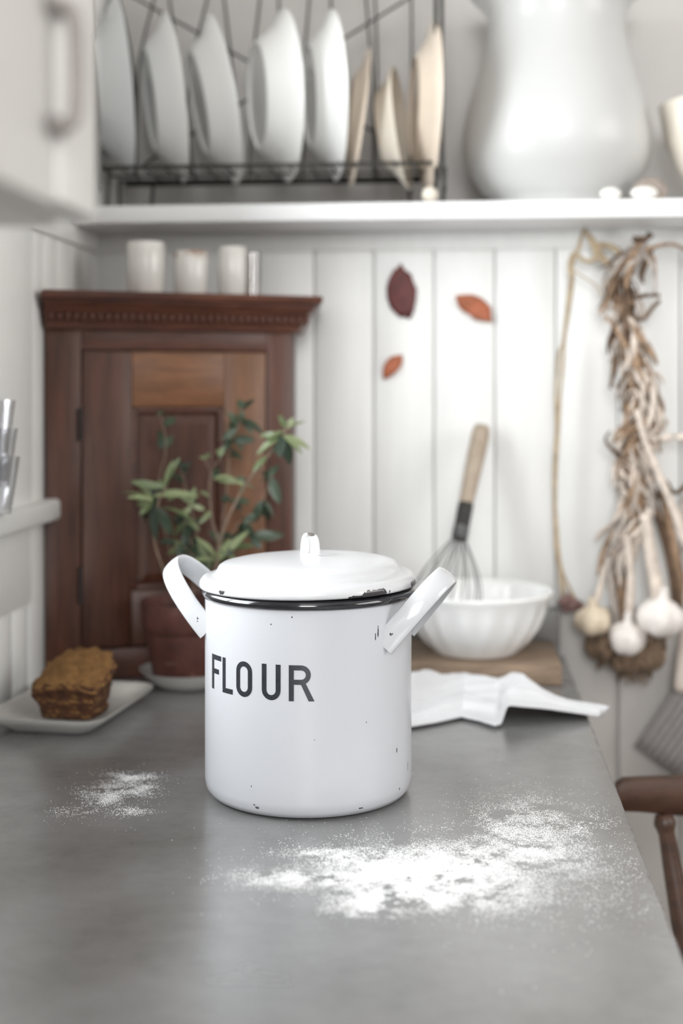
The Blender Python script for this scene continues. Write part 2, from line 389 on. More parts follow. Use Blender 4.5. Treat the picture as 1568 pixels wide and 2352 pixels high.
# worktop with upstand, base cabinet
ct = thing('countertop', 'grey concrete kitchen countertop with a worn satin surface', 'countertop', (-0.22, 1.2, 0.86))
bm = bmesh.new(); bmesh.ops.create_grid(bm, x_segments=2, y_segments=120, size=0.5)
bm.free()
v, f = [], []
ny = 160
for j in range(ny + 1):                                   # slightly chipped right edge
    y = 0.25 + (WY - 0.003 - 0.25) * j / ny
    r_ = random.Random(j); ch = 0.0006 * r_.random() + (0.002 * r_.random() if r_.random() < 0.12 else 0)
    x1 = 0.167 - ch
    v += [(WX + 0.004, y, 0.86), (WX + 0.004, y, 0.90), (x1 - 0.0022, y, 0.90), (x1, y, 0.8978), (x1, y, 0.8622), (x1 - 0.002, y, 0.86)]
for j in range(ny):
    for q in range(6): f.append((j * 6 + q, j * 6 + (q + 1) % 6, (j + 1) * 6 + (q + 1) % 6, (j + 1) * 6 + q))
f += [tuple(range(5, -1, -1)), tuple(range(ny * 6, ny * 6 + 6))]
mesh('slab', (v, f), M['concrete'], ct, auto=25)
struct('trim_7', box(-0.25, 0.158, WY - 0.024, WY - 0.003, 0.9005, 0.976, 0.002), M['concrete'], auto=40)   # low concrete upstand
bc = thing('base_cabinet', 'white painted base cabinet under the grey concrete countertop', 'cabinet', (-0.22, 1.2, 0))
mesh('body', join(box(WX + 0.004, 0.125, 0.3, WY - 0.004, 0.09, 0.86), box(WX + 0.004, 0.075, 0.3, WY - 0.004, 0, 0.09)), M['cupboard'], bc, smooth=False)
for i in range(3):
    y0 = 0.32 + i * 0.6
    d_ = mesh('door', box(0.125, 0.143, y0, y0 + 0.58, 0.11, 0.84, 0.003), M['cupboard'], bc, auto=40)
    mesh('knob', ico((0.158, y0 + 0.52, 0.66), 0.014, 2), M['pull'], d_)

# ------------------------------------------------------------------ hanging cupboard close to the camera
CY = 0.72
ce = at(215, 520, CY); CX = ce.x; CZ = ce.z
wc = thing('wall_cupboard', 'cream painted wall cupboard hanging over the near end of the counter', 'cupboard', (WX, 0.4, CZ))
mesh('carcass', box(WX - 0.010, CX - 0.020, 0.05, CY, CZ, 2.25, 0.002), M['cupboard'], wc, auto=40)
cd = mesh('door', join(box(CX - 0.019, CX, 0.052, CY - 0.002, CZ + 0.002, 2.248, 0.004), ), M['cupboard'], wc, auto=40)
mesh('stile', box(CX, CX + 0.003, CY - 0.072, CY - 0.004, CZ + 0.004, 2.24, 0.001), M['cupboard'], cd, auto=40)
h0 = at_x(130, 12, CX + 0.004); h1 = at_x(132, 290, CX + 0.004)
hp = [h0, h0 + Vector((0.007, 0, -0.002)), h0 + Vector((0.0095, 0.001, -0.014)), h1 + Vector((0.0095, 0.001, 0.014)), h1 + Vector((0.007, 0, 0.002)), h1]
mesh('pull_handle', tube(smooth_path(hp, 5), 0.0042, 10), M['pull'], cd)
for hh in (h0, h1): mesh('handle_plate', box(CX + 0.003, CX + 0.006, hh.y - 0.009, hh.y + 0.009, hh.z - 0.005, hh.z + 0.005, 0.001), M['pull'], cd, auto=40)

# ------------------------------------------------------------------ the enamel flour canister
PR = 0.110
pc = at_z(708, 1840); dpos = ray(708, 900); dpos.z = 0
dpos = dpos.normalized() * 1.398; PX, PY = dpos.x, dpos.y
can = thing('flour_canister', 'white enamel flour canister with black rim, lid and looped handles', 'canister', (PX, PY, 0.90))
def lp(p): return tuple(Vector(p) - Vector((PX, PY, 0.90)))
ke = NT('white_enamel'); ke.b.inputs['Roughness'].default_value = 0.30; ke.b.inputs['Coat Weight'].default_value = 0.12; ke.b.inputs['Coat Roughness'].default_value = 0.04
spots = [(lp(at_cyl(x, y, PX, PY, PR)), (rx, rx, rz)) for x, y, rx, rz in (
    (590, 1856, 0.0024, 0.0011), (583, 1849, 0.0012, 0.0007), (831, 1857, 0.0030, 0.0010), (812, 1860, 0.0007, 0.0006), (911, 1722, 0.0009, 0.0026), (936, 1758, 0.0010, 0.0040),
    (917, 1812, 0.0014, 0.0016), (622, 1434, 0.0007, 0.0007), (670, 1418, 0.0008, 0.0008), (868, 1452, 0.0008, 0.0060), (862, 1462, 0.0006, 0.0040), (841, 1659, 0.0006, 0.0006), (722, 1700, 0.0005, 0.0005), (577, 1806, 0.0005, 0.0012))]
col, msk = ke.chips((0.54, 0.55, 0.58), (0.035, 0.035, 0.04), spots, 260, 1.0)
ke.l(col, ke.b.inputs['Base Color']); ke.bump(ke.noise(70, 3), 0.05, 0.002); M['enamel'] = ke.m
prof = [(0, 0.003), (0.09, 0.003), (0.098, 0.001), (0.104, 0.0028), (0.1085, 0.0085), (PR, 0.017)]
prof += [(PR, 0.017 + i * (0.212 - 0.017) / 10) for i in range(1, 11)] + [(0.107, 0.2125), (0.107, 0.02), (0, 0.02)]
body = mesh('body', lathe(prof, (PX, PY, 0.9), 128), M['enamel'], can, auto=60)
rimz = 0.2140
a_ = [(PR + 0.0005 + 0.0046 * math.cos(q), rimz + 0.0050 * math.sin(q)) for q in [2 * math.pi * i / 12 for i in range(13)]]
mesh('rim', lathe(a_, (PX, PY, 0.9), 128), M['black_enamel'], can)
# lid, tipped a degree
LT = Matrix.Translation((PX, PY, 0.9 + 0.2195)) @ Matrix.Rotation(math.radians(-0.9), 4, 'Y') @ Matrix.Translation((-PX, -PY, -0.9 - 0.2195))
kl = NT('white_lid_enamel'); kl.b.inputs['Roughness'].default_value = 0.24; kl.b.inputs['Coat Weight'].default_value = 0.2; kl.b.inputs['Coat Roughness'].default_value = 0.04
spots = [(lp(at_cyl(x, y, PX, PY, 0.1145)), r) for x, y, r in (
    (860, 1363, (0.020, 0.016, 0.0046)), (836, 1370, (0.020, 0.012, 0.0022)), (948, 1342, (0.012, 0.014, 0.0046)), (512, 1358, (0.0050, 0.0050, 0.0034)), (607, 1369, (0.0014, 0.0014, 0.0010)), (690, 1376, (0.001, 0.001, 0.001)))]
col, msk = kl.chips((0.62, 0.625, 0.64), (0.045, 0.042, 0.045), spots, 170, 0.8)
kl.l(col, kl.b.inputs['Base Color']); kl.bump(kl.noise(60, 3), 0.04, 0.002); M['lid'] = kl.m
lprof = [(0.1085, 0.2196), (0.1150, 0.2198), (0.1163, 0.2218), (0.1155, 0.2262), (0.1125, 0.2300), (0.1075, 0.2318), (0.1030, 0.2322), (0.0995, 0.2335),
         (0.0972, 0.2375), (0.0952, 0.2412), (0.0915, 0.2436), (0.080, 0.2462), (0.060, 0.2488), (0.035, 0.2506), (0.015, 0.2512), (0, 0.2513)]
lid = mesh('lid', xf(lathe([(0, 0.2485), (0.09, 0.241), (0.1, 0.229), (0.1085, 0.2275)] + lprof, (PX, PY, 0.9), 128), LT), M['lid'], can, auto=75)
# lid's strap knob: an upright loop of folded strip
kk = NT('knob_enamel'); kk.b.inputs['Roughness'].default_value = 0.18
kx = Vector((-0.50, 0.87, 0)).normalized(); kc = Vector((PX + 0.002, PY, 0.9 + 0.2500))
col, msk = kk.chips((0.78, 0.785, 0.79), (0.14, 0.12, 0.11), [(lp(kc + Vector((0.002, 0, 0.0235))), (0.005, 0.012, 0.0040)), (lp(kc + Vector((-0.001, -0.005, 0.006))), (0.0018, 0.004, 0.002))], 300, 0.9)
kk.l(col, kk.b.inputs['Base Color']); M['knob'] = kk.m
kp = []
for i in range(25):
    q = math.pi * i / 24; c_, s_ = math.cos(q), math.sin(q)
    kp.append(kc + kx * (0.0135 * math.copysign(abs(c_) ** 0.6, c_)) + Vector((0, 0, -0.002 + 0.0245 * s_ ** 0.55)))
mesh('knob', tube(kp, [0.0056 - 0.0010 * math.sin(math.pi * i / 24) for i in range(25)], 14, 0.36, RV - kx * RV.dot(kx)), M['knob'], lid)
# side handles
kh = NT('handle_enamel'); kh.b.inputs['Roughness'].default_value = 0.14; kh.b.inputs['Coat Weight'].default_value = 0.4; kh.b.inputs['Coat Roughness'].default_value = 0.04
def cyl_dir(phi):  # phi 0 faces the camera, positive to the right
    vf_ = -Vector((PX, PY, 0)).normalized(); vr_ = Vector((-vf_.y, vf_.x, 0)); return vf_ * math.cos(phi) + vr_ * math.sin(phi)
hspots = []; hmeshes = []
for phi0, z0, ang in ((math.radians(72), 0.171, 0.88), (math.radians(254), 0.176, 0.84)):
    half = math.radians(27); A = cyl_dir(phi0 - half) * PR; B = cyl_dir(phi0 + half) * PR
    mid = (A + B) / 2; tang = (A - B) / 2; rad = cyl_dir(phi0)
    out = (rad * math.cos(ang) + Vector((0, 0, 1)) * math.sin(ang)).normalized(); nrm = tang.normalized().cross(out)
    base = Vector((PX, PY, 0.90 + z0)) + mid
    pts = []; N = 40
    for i in range(N + 1):
        q = math.pi * i / N; c_, s_ = math.cos(q), math.sin(q)
        pts.append(base + tang * (0.99 * math.copysign(abs(c_) ** 0.9, c_)) + out * ((0.087 if phi0 < 2 else 0.087) * s_ ** 0.95 - 0.004))
    hmeshes.append(tube(pts, [0.0118] * (N + 1), 18, 0.26, nrm))
    hspots += [(lp(pts[2]), (0.0035, 0.003, 0.004)), (lp(pts[-3]), (0.003, 0.003, 0.006))]
hspots += [(lp(at_cyl(432, 1331, PX - 0.09, PY, 0.045)), (0.006, 0.02, 0.004)), (lp(hmeshes[1][0][18 * 30])), ] if False else []
col, msk = kh.chips((0.60, 0.61, 0.63), (0.05, 0.045, 0.045), hspots, 240, 1.2); kh.l(col, kh.b.inputs['Base Color']); M['hand'] = kh.m
for hm in hmeshes: mesh('handle', hm, M['hand'], can, auto=80)
# lettering FLOUR, laid on the curved body
def strokes(ch, w, h, t):
    def rect(x0, y0, x1, y1): return [(x0, y0), (x1, y0), (x1, y1), (x0, y1)]
    def arcband(cx, cy, rx, ry, a0, a1, n=14):
        o_ = []
        for i in range(n):
            p, q = a0 + (a1 - a0) * i / n, a0 + (a1 - a0) * (i + 1) / n
            tx = t * 1.0
            o_.append([(cx + rx * math.cos(p), cy + ry * math.sin(p)), (cx + rx * math.cos(q), cy + ry * math.sin(q)),
                       (cx + (rx - tx) * math.cos(q), cy + (ry - tx) * math.sin(q)), (cx + (rx - tx) * math.cos(p), cy + (ry - tx) * math.sin(p))])
        return o_
    if ch == 'F': return [rect(0, 0, t, h), rect(t, h - t, w, h), rect(t, h * 0.46, w * 0.78, h * 0.46 + t)]
    if ch == 'L': return [rect(0, 0, t, h), rect(t, 0, w, t)]
    if ch == 'O':
        r = w / 2; return arcband(r, r, r, r, math.pi, 2 * math.pi) + arcband(r, h - r, r, r, 0, math.pi) + [rect(0, r, t, h - r), rect(w - t, r, w, h - r)]
    if ch == 'U':
        r = w / 2; return arcband(r, r, r, r, math.pi, 2 * math.pi) + [rect(0, r, t, h), rect(w - t, r, w, h)]
    if ch == 'R':
        r = h * 0.27; xr = w * 0.86 - r
        return [rect(0, 0, t, h), rect(t, h - t, xr, h), rect(t, h - 2 * r, xr, h - 2 * r + t)] + arcband(xr, h - r, r, r, -math.pi / 2, math.pi / 2) + \
               [[(w * 0.44, h - 2 * r + t * 0.4), (w * 0.44 + t * 1.05, h - 2 * r + t * 0.4), (w, 0), (w - t * 1.15, 0)]]
def letter(ch, px0, px1, zb, h):
    """letter between the two pixel columns on the cylinder; zb/h in metres"""
    def phi(px):
        p = at_cyl(px, 1560, PX, PY, PR + 0.0002); d = Vector((p.x - PX, p.y - PY, 0))
        e0, e1 = cyl_dir(0), cyl_dir(math.pi / 2); return math.atan2(d.dot(e1), d.dot(e0))
    p0, p1 = phi(px0), phi(px1); w = (p1 - p0) * PR; t = 0.0050; V = []; Fc = []
    for poly in strokes(ch, w, h, t):
        # subdivide each quad across so it follows the curve
        n = 6
        a, b, c_, d = [Vector((*q, 0)) for q in poly]
        base = len(V)
        for lay in (-0.0006, 0.0003):
            for i in range(n + 1):
                for e0, e1 in ((a, b), (d, c_)):
                    q = e0.lerp(e1, i / n); ph = p0 + q.x / PR; dr = cyl_dir(ph) * (PR + lay)
                    V.append((PX + dr.x, PY + dr.y, 0.90 + zb + q.y))
        L = 2 * (n + 1)
        for i in range(n):
            k0 = base + 2 * i
            Fc.append((k0, k0 + 2, k0 + 3, k0 + 1)); Fc.append((L + k0, L + k0 + 1, L + k0 + 3, L + k0 + 2))
            Fc.append((k0, L + k0, L + k0 + 2, k0 + 2)); Fc.append((k0 + 1, k0 + 3, L + k0 + 3, L + k0 + 1))
        Fc.append((base, base + 1, base + L + 1, base + L)); e = base + 2 * n; Fc.append((e, e + L, e + L + 1, e + 1))
    return mesh('letter', (V, Fc), M['letter'], body, smooth=False)
ZB = at_cyl(690, 1611, PX, PY, PR).z - 0.90
for ch, a_, b_ in (('F', 487, 507.5), ('L', 511, 534), ('O', 542.5, 578.5), ('U', 601, 644), ('R', 663, 722)):
    letter(ch, a_, b_, ZB, 0.0355)

# ------------------------------------------------------------------ corner cabinet
FL = at(105, 900, 1.82); FL = Vector((-0.590, FL.y * 0 + 1.815, 0))
FL = Vector((at(104, 900, 1.848).x, 1.848, 0)); FR = Vector((at(670, 900, 2.005).x, 2.005, 0))
ex = (FR - FL).normalized(); ey = Vector((-ex.y, ex.x, 0)); CL = (FR - FL).length
def on_front(px, py, off=0.0):
    """(s, z) of the pixel on the cabinet's front plane moved off metres towards the viewer"""
    P0 = FL - ey * off; d = ray(px, py); t = P0.dot(ey) / d.dot(ey); p = CP + d * t
    return (p - P0).dot(ex), p.z
def cw(s, t, z): p = FL + ex * s + ey * t; return (p.x, p.y, z)
def cbox(s0, s1, t0, t1, z0, z1, bev=0.0):
    v, f = box(s0, s1, t0, t1, z0, z1, bev); return [cw(*p) for p in v], f
CT = (on_front(105, 669)[1] + on_front(670, 684)[1]) / 2
cab = thing('corner_cabinet', 'old reddish brown wooden corner cabinet with panelled door and carved cornice', 'cabinet', (FL.x + 0.17, 1.95, 0.90))
CB = CT - 0.052
v, f = prism([(FL.x, FL.y), (FR.x, FR.y), (FR.x, WY - 0.005), (WX + 0.006, WY - 0.005), (WX + 0.006, FL.y + 0.006)], 0.902, CB + 0.03)
# carcass set back behind the face frame
cin = [(FL + ey * 0.016 + ex * 0.002), (FR + ey * 0.016)]
v, f = prism([(max(cin[0].x, WX + 0.004), cin[0].y), (cin[1].x, cin[1].y), (cin[1].x, WY - 0.028), (WX + 0.006, WY - 0.028)], 0.901, CB + 0.01)
mesh('carcass', (v, f), M['brown'], cab, smooth=False)
d0, dz = on_front(189, 808); d1, _ = on_front(610, 808); d1b, dz2 = on_front(610, 808)
DT = (dz + dz2) / 2
mesh('face_stile', cbox(0, d0 - 0.002, 0, 0.018, 0.901, CB, 0.0015), M['brown'], cab, auto=40)
mesh('face_stile', cbox(d1 + 0.002, CL, 0, 0.018, 0.901, CB, 0.0015), M['brown'], cab, auto=40)
mesh('face_rail', cbox(d0 - 0.002, d1 + 0.002, 0.0008, 0.018, DT + 0.002, CB, 0.001), M['brown_dark'], cab, auto=40)
mesh('face_rail', cbox(d0 - 0.002, d1 + 0.002, 0.0008, 0.018, 0.901, 0.945, 0.001), M['brown_dark'], cab, auto=40)
p0, pz = on_front(302, 936); p1, _ = on_front(515, 936)
door = thing('door', None, None, (0, 0, 0)); door.parent = cab; door.location = (0, 0, 0); ORG[door.name] = org(cab)
bpy.data.objects.remove(door)
door = mesh('door', cbox(d0, d1, 0.010, 0.016, 0.948, DT), M['brown_dark'], cab, smooth=False)
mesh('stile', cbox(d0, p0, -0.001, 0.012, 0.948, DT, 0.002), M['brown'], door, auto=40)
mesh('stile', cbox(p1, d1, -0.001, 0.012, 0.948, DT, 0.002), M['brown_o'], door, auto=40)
mesh('rail', cbox(p0, p1, -0.001, 0.012, pz, DT, 0.002), M['brown_h'], door, auto=40)
mesh('rail', cbox(p0, p1, -0.001, 0.012, 0.948, 1.03, 0.002), M['brown'], door, auto=40)
mw = 0.008
mesh('panel_moulding', join(cbox(p0, p0 + mw, 0.002, 0.011, 1.03, pz, 0.002), cbox(p1 - mw, p1, 0.002, 0.011, 1.03, pz, 0.002),
     cbox(p0 + mw, p1 - mw, 0.002, 0.011, pz - mw, pz, 0.002), cbox(p0 + mw, p1 - mw, 0.002, 0.011, 1.03, 1.03 + mw, 0.002)), M['brown_dark'], door, auto=40)
pp = 0.016
v = [cw(p0 + mw, 0.0095, 1.03 + mw), cw(p1 - mw, 0.0095, 1.03 + mw), cw(p1 - mw, 0.0095, pz - mw), cw(p0 + mw, 0.0095, pz - mw),
     cw(p0 + mw + pp, 0.0035, 1.03 + mw + pp), cw(p1 - mw - pp, 0.0035, 1.03 + mw + pp), cw(p1 - mw - pp, 0.0035, pz - mw - pp), cw(p0 + mw + pp, 0.0035, pz - mw - pp)]
mesh('raised_panel', (v, [(0, 1, 5, 4), (1, 2, 6, 5), (2, 3, 7, 6), (3, 0, 4, 7), (4, 5, 6, 7)]), M['brown'], door, smooth=False)
for py0, py1 in ((938, 1012), (1302, 1388)):
    z1_, z0_ = on_front(183, py0)[1], on_front(183, py1)[1]; s_ = on_front(184, 950)[0]
    hg = mesh('hinge', tube([cw(s_, -0.002, z0_), cw(s_, -0.002, z1_)], 0.0030, 10), M['iron'], cab, auto=40)
# cornice: profile (out, z) swept along front and right return
cp_ = [(0.002, CB - 0.002), (0.010, CB - 0.001), (0.012, CB + 0.006), (0.016, CB + 0.010), (0.020, CB + 0.022), (0.030, CB + 0.032), (0.034, CB + 0.036),
       (0.034, CB + 0.038), (0.043, CB + 0.041), (0.045, CB + 0.048), (0.043, CT), (-0.02, CT), (-0.02, CB - 0.002)]
V = []; Fc = []; n = len(cp_)
for (o_, z_) in cp_:
    V.append(cw(-o_ * 0.22, -o_, z_))
for (o_, z_) in cp_: V.append(cw(CL + o_ * 0.8, -o_, z_))
for (o_, z_) in cp_:
    q = cw(CL + o_ * 0.8, 0.0, z_); V.append((q[0], WY - 0.028, z_))
for s_ in range(2):
    for i in range(n): Fc.append((s_ * n + i, s_ * n + (i + 1) % n, (s_ + 1) * n + (i + 1) % n, (s_ + 1) * n + i))
Fc.append(tuple(range(n))); Fc.append(tuple(range(2 * n, 3 * n)))
cor = mesh('cornice', (V, Fc), M['brown_dark'], cab, auto=30)
tp = [cw(-0.009, -0.02, 0)[:2], cw(CL + 0.03, -0.02, 0)[:2], (cw(CL + 0.03, 0, 0)[0], WY - 0.03), (WX + 0.008, WY - 0.03), (WX + 0.008, cw(-0.009, -0.02, 0)[1] + 0.02)]
mesh('top', prism(tp, CT - 0.012, CT - 0.001), M['brown_h'], cab, smooth=False)
bead = shared('bead', ico((0, 0, 0), 0.0066, 1, (0.75, 0.75, 1.3)), M['brown_dark'], None)
nb = 34
for i in range(nb):
    q = cw(0.006 + (CL + 0.012) * i / (nb - 1), -0.0185, CB + 0.0165); inst('bead', bead, cor, Matrix.Translation(q))

# cups on top of the cabinet
def cup(name, px, py_top, wpx, Y, label, mat, taper=0.94, h=None):
    c = at(px, py_top, Y); r = wpx / 2 / FPX * Y; h = c.z - CT + 0.0005
    pr = [(0, 0), (r * taper * 0.92, 0), (r * taper, 0.003), (r, h * 0.55), (r, h - 0.002), (r - 0.0012, h), (r - 0.0035, h - 0.002), (r * taper - 0.004, 0.006), (0, 0.006)]
    o = mesh(name, lathe(pr, (c.x, c.y, CT - 0.0006), 40), mat, loc=(c.x, c.y, CT), auto=70); return tag(o, label, 'cup', 'cups on the corner cabinet')
k = NT('rust_rimmed_stoneware'); sx = k.n('ShaderNodeSeparateXYZ'); k.l(k.tc.outputs['Generated'], sx.inputs[0])
fac = k.math('MULTIPLY', k.ramp(sx.outputs[2], [(0.82, (0, 0, 0)), (0.90, (1, 1, 1))]), k.ramp(k.noise(45, 4), [(0.45, (0, 0, 0)), (0.62, (1, 1, 1))]))
k.l(k.mix(fac, (0.72, 0.70, 0.66), (0.30, 0.17, 0.11)), k.b.inputs['Base Color']); k.b.inputs['Roughness'].default_value = 0.22; k.b.inputs['Coat Weight'].default_value = 0.3
M['cup_rust'] = k.m
cup('stoneware_cup', 335, 557, 88, 1.97, 'tall plain white cup, the widest of those on the brown cabinet', M['cup'])
cup('stoneware_cup', 439, 578, 80, 1.99, 'short white cup with rust-stained rim on the brown cabinet', M['cup_rust'])
cup('stoneware_cup', 533, 568, 66, 2.00, 'slim off-white cup beside a clear glass on the brown cabinet', M['cup'])
c = at(578, 580, 2.05); hh = c.z - CT
g_ = mesh('drinking_glass', lathe([(0, 0), (0.0135, 0), (0.0145, hh), (0.0132, hh), (0.012, 0.004), (0, 0.004)], (c.x, c.y, CT - 0.0006), 32), M['glass_brown'], loc=(c.x, c.y, CT), auto=60)
tag(g_, 'small clear drinking glass beside the cups on the brown cabinet', 'glass')

# ------------------------------------------------------------------ potted shrub on its saucer
TC = at_z(432, 1588); TY = 1.862; TX = at(432, 1588, TY).x
sp = [(0, 0), (0.040, 0), (0.046, 0.003), (0.060, 0.013), (0.0685, 0.0245), (0.0700, 0.0262), (0.0680, 0.0262), (0.058, 0.016), (0.045, 0.0075), (0, 0.0075)]
tag(mesh('saucer', lathe(sp, (TX, TY, 0.9), 56), M['plate_grey'], loc=(TX, TY, 0.9), auto=70), 'round grey-white saucer under the terracotta pot', 'saucer')
pl = thing('potted_shrub', 'leggy green shrub in a wine-red terracotta pot before the brown cabinet', 'plant', (TX, TY, 0.9075))
pz0 = 0.9078
tpf = [(0, 0), (0.0475, 0), (0.0490, 0.002), (0.0605, 0.068), (0.0610, 0.074), (0.0640, 0.0755), (0.0660, 0.079), (0.0690, 0.113), (0.0680, 0.1165), (0.0655, 0.1165), (0.0620, 0.100), (0.050, 0.096), (0, 0.096)]
mesh('pot', lathe(tpf[:11] + [(0.056, 0.06), (0, 0.06)], (TX, TY, pz0), 64), M['terracotta'], pl, auto=50)
mesh('soil', lathe([(0, 0.1035), (0.03, 0.105), (0.055, 0.1015), (0.0622, 0.1000), (0.0605, 0.094), (0, 0.094)], (TX, TY, pz0), 40), M['soil'], pl, auto=60)
def leafmesh(name, L, w, bend, mat, wave=0.0):
    V = []; Fc = []; n = 8
    for i in range(n + 1):
        t = i / n; ww = w * (math.sin(math.pi * min(t * 0.96 + 0.02, 1)) ** 0.8); y = L * t; z = -bend * L * t * t
        V += [(-ww / 2, y, z + 0.12 * ww + wave * math.sin(9 * t)), (0, y, z), (ww / 2, y, z + 0.12 * ww - wave * math.sin(8 * t))]
    for i in range(n):
        for k_ in (0, 1): Fc.append((3 * i + k_, 3 * i + k_ + 1, 3 * i + 4 + k_, 3 * i + 3 + k_))
    top = len(V); V += [(x, y, z - 0.0005) for x, y, z in V]
    Fc += [tuple(q + top for q in reversed(f_)) for f_ in Fc[:]]
    return shared(name, (V, Fc), mat, None)
LM = [leafmesh('leaf', 0.036, 0.0108, b, M['leaf']) for b in (0.1, 0.35, 0.7)]
LD = [leafmesh('leaf', 0.034, 0.0150, b, M['leaf_dark']) for b in (0.15, 0.5)]
def put_leaf(base, direction, me, sc=1.0, roll=0.0):
    d = Vector(direction).normalized(); s = d.cross(Vector((0.15, -0.75, 0.65)))
    s = s.normalized() if s.length > 1e-3 else Vector((1, 0, 0)); u = s.cross(d)
    m = Matrix((s, d, u)).transposed().to_4x4()
    inst('leaf', me, pl, Matrix.Translation(base) @ m @ Matrix.Rotation(roll, 4, 'Y') @ Matrix.Diagonal((0.55 + 0.38 * sc, sc, 0.5 + 0.5 * sc, 1)))
def stem(pts, r0, r1, y0):
    P = [at(x, y, y0 + dy) for x, y, dy in pts]; P = smooth_path(P, 5)
    mesh('stem', tube(P, [r0 + (r1 - r0) * i / (len(P) - 1) for i in range(len(P))], 7), M['stem'], pl); return P
Y0 = TY
st = {}
st['a'] = stem([(398, 1378, -0.02), (375, 1310, -0.04), (353, 1235, -0.055), (362, 1160, -0.06), (385, 1110, -0.06)], 0.0018, 0.0012, Y0)
st['b'] = stem([(470, 1400, 0.0), (498, 1290, -0.02), (515, 1210, -0.03), (560, 1120, -0.04), (605, 1060, -0.05), (645, 1005, -0.055), (662, 975, -0.055)], 0.0026, 0.0013, Y0)
st['c'] = stem([(475, 1390, 0.01), (500, 1260, 0.0), (486, 1190, 0.0), (481, 1120, 0.0), (487, 1080, 0.0)], 0.0021, 0.0012, Y0)
st['c2'] = stem([(487, 1082, 0.0), (505, 1050, -0.003)], 0.0012, 0.0008, Y0)
st['c3'] = stem([(485, 1086, 0.0), (468, 1052, 0.003)], 0.0010, 0.0006, Y0)
st['d'] = stem([(440, 1390, 0.02), (452, 1240, 0.03), (430, 1140, 0.03), (415, 1070, 0.03)], 0.0020, 0.0012, Y0)
st['e'] = stem([(430, 1400, 0.02), (365, 1170, 0.035), (368, 1090, 0.035), (380, 1040, 0.03), (376, 985, 0.03), (366, 945, 0.03)], 0.0017, 0.0007, Y0)
st['f'] = stem([(490, 1400, 0.03), (520, 1120, 0.04), (530, 1020, 0.04), (548, 975, 0.035), (556, 935, 0.035)], 0.0018, 0.0009, Y0)
st['g'] = stem([(470, 1320, 0.0), (430, 1262, -0.02), (385, 1245, -0.03)], 0.0016, 0.0009, Y0)
st['h'] = stem([(485, 1330, 0.0), (520, 1250, 0.01), (548, 1200, 0.015)], 0.0016, 0.0009, Y0)
st['i'] = stem([(460, 1350, 0.01), (440, 1250, 0.0), (425, 1200, -0.01), (440, 1150, -0.015)], 0.0016, 0.0008, Y0)
st['j'] = stem([(500, 1340, 0.03), (575, 1210, 0.035), (612, 1130, 0.03), (625, 1090, 0.03)], 0.0018, 0.0009, Y0)
def aim(P, tipx, tipy, dy, me, sc=None):
    """leaf from P to the given place"""
    tip = at(tipx, tipy, P.y + dy); d = tip - P; put_leaf(P, d, me, d.length / 0.036, random.uniform(-0.75, 0.75))
A = at(352, 1150, Y0 - 0.06); A2 = at(378, 1120, Y0 - 0.06)
for tx, ty, dy in ((290, 1112, 0.0), (303, 1130, -0.02), (312, 1098, 0.01), (322, 1180, -0.025), (332, 1160, -0.02)): aim(A, tx, ty, dy, random.choice(LM[:2]))
for tx, ty, dy in ((408, 1050, 0.0), (392, 1058, -0.01), (362, 1100, 0.01), (300, 1105, -0.01)): aim(A2, tx, ty, dy, LM[0])
aim(at(352, 1140, Y0 - 0.06), 440, 1115, 0.0, LM[2]); aim(at(370, 1165, Y0 - 0.06), 452, 1178, -0.01, LM[1]); aim(at(385, 1150, Y0 - 0.05), 418, 1120, 0.01, LM[1])
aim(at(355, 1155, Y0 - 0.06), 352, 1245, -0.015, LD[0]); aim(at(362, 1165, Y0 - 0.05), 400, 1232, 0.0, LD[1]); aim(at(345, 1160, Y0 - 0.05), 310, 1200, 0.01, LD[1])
aim(at(350, 1150, Y0 - 0.06), 292, 1160, 0.01, LM[2]); aim(at(365, 1150, Y0 - 0.055), 320, 1195, 0.02, LD[0])
Bp = at(648, 1000, Y0 - 0.055); Bq = at(658, 985, Y0 - 0.055)
for tx, ty, dy, m_ in ((641, 955, -0.01, LM[0]), (594, 996, 0.0, LM[1]), (584, 1032, -0.01, LM[1]), (700, 963, 0.01, LM[0]), (695, 1027, -0.01, LM[1]), (718, 1020, 0.01, LM[1]), (672, 960, 0.0, LM[0]), (640, 1050, -0.02, LD[0]), (672, 1076, 0.01, LD[1]), (610, 1010, 0.02, LD[0])):
    aim(Bp if ty > 990 else Bq, tx, ty, dy, m_)
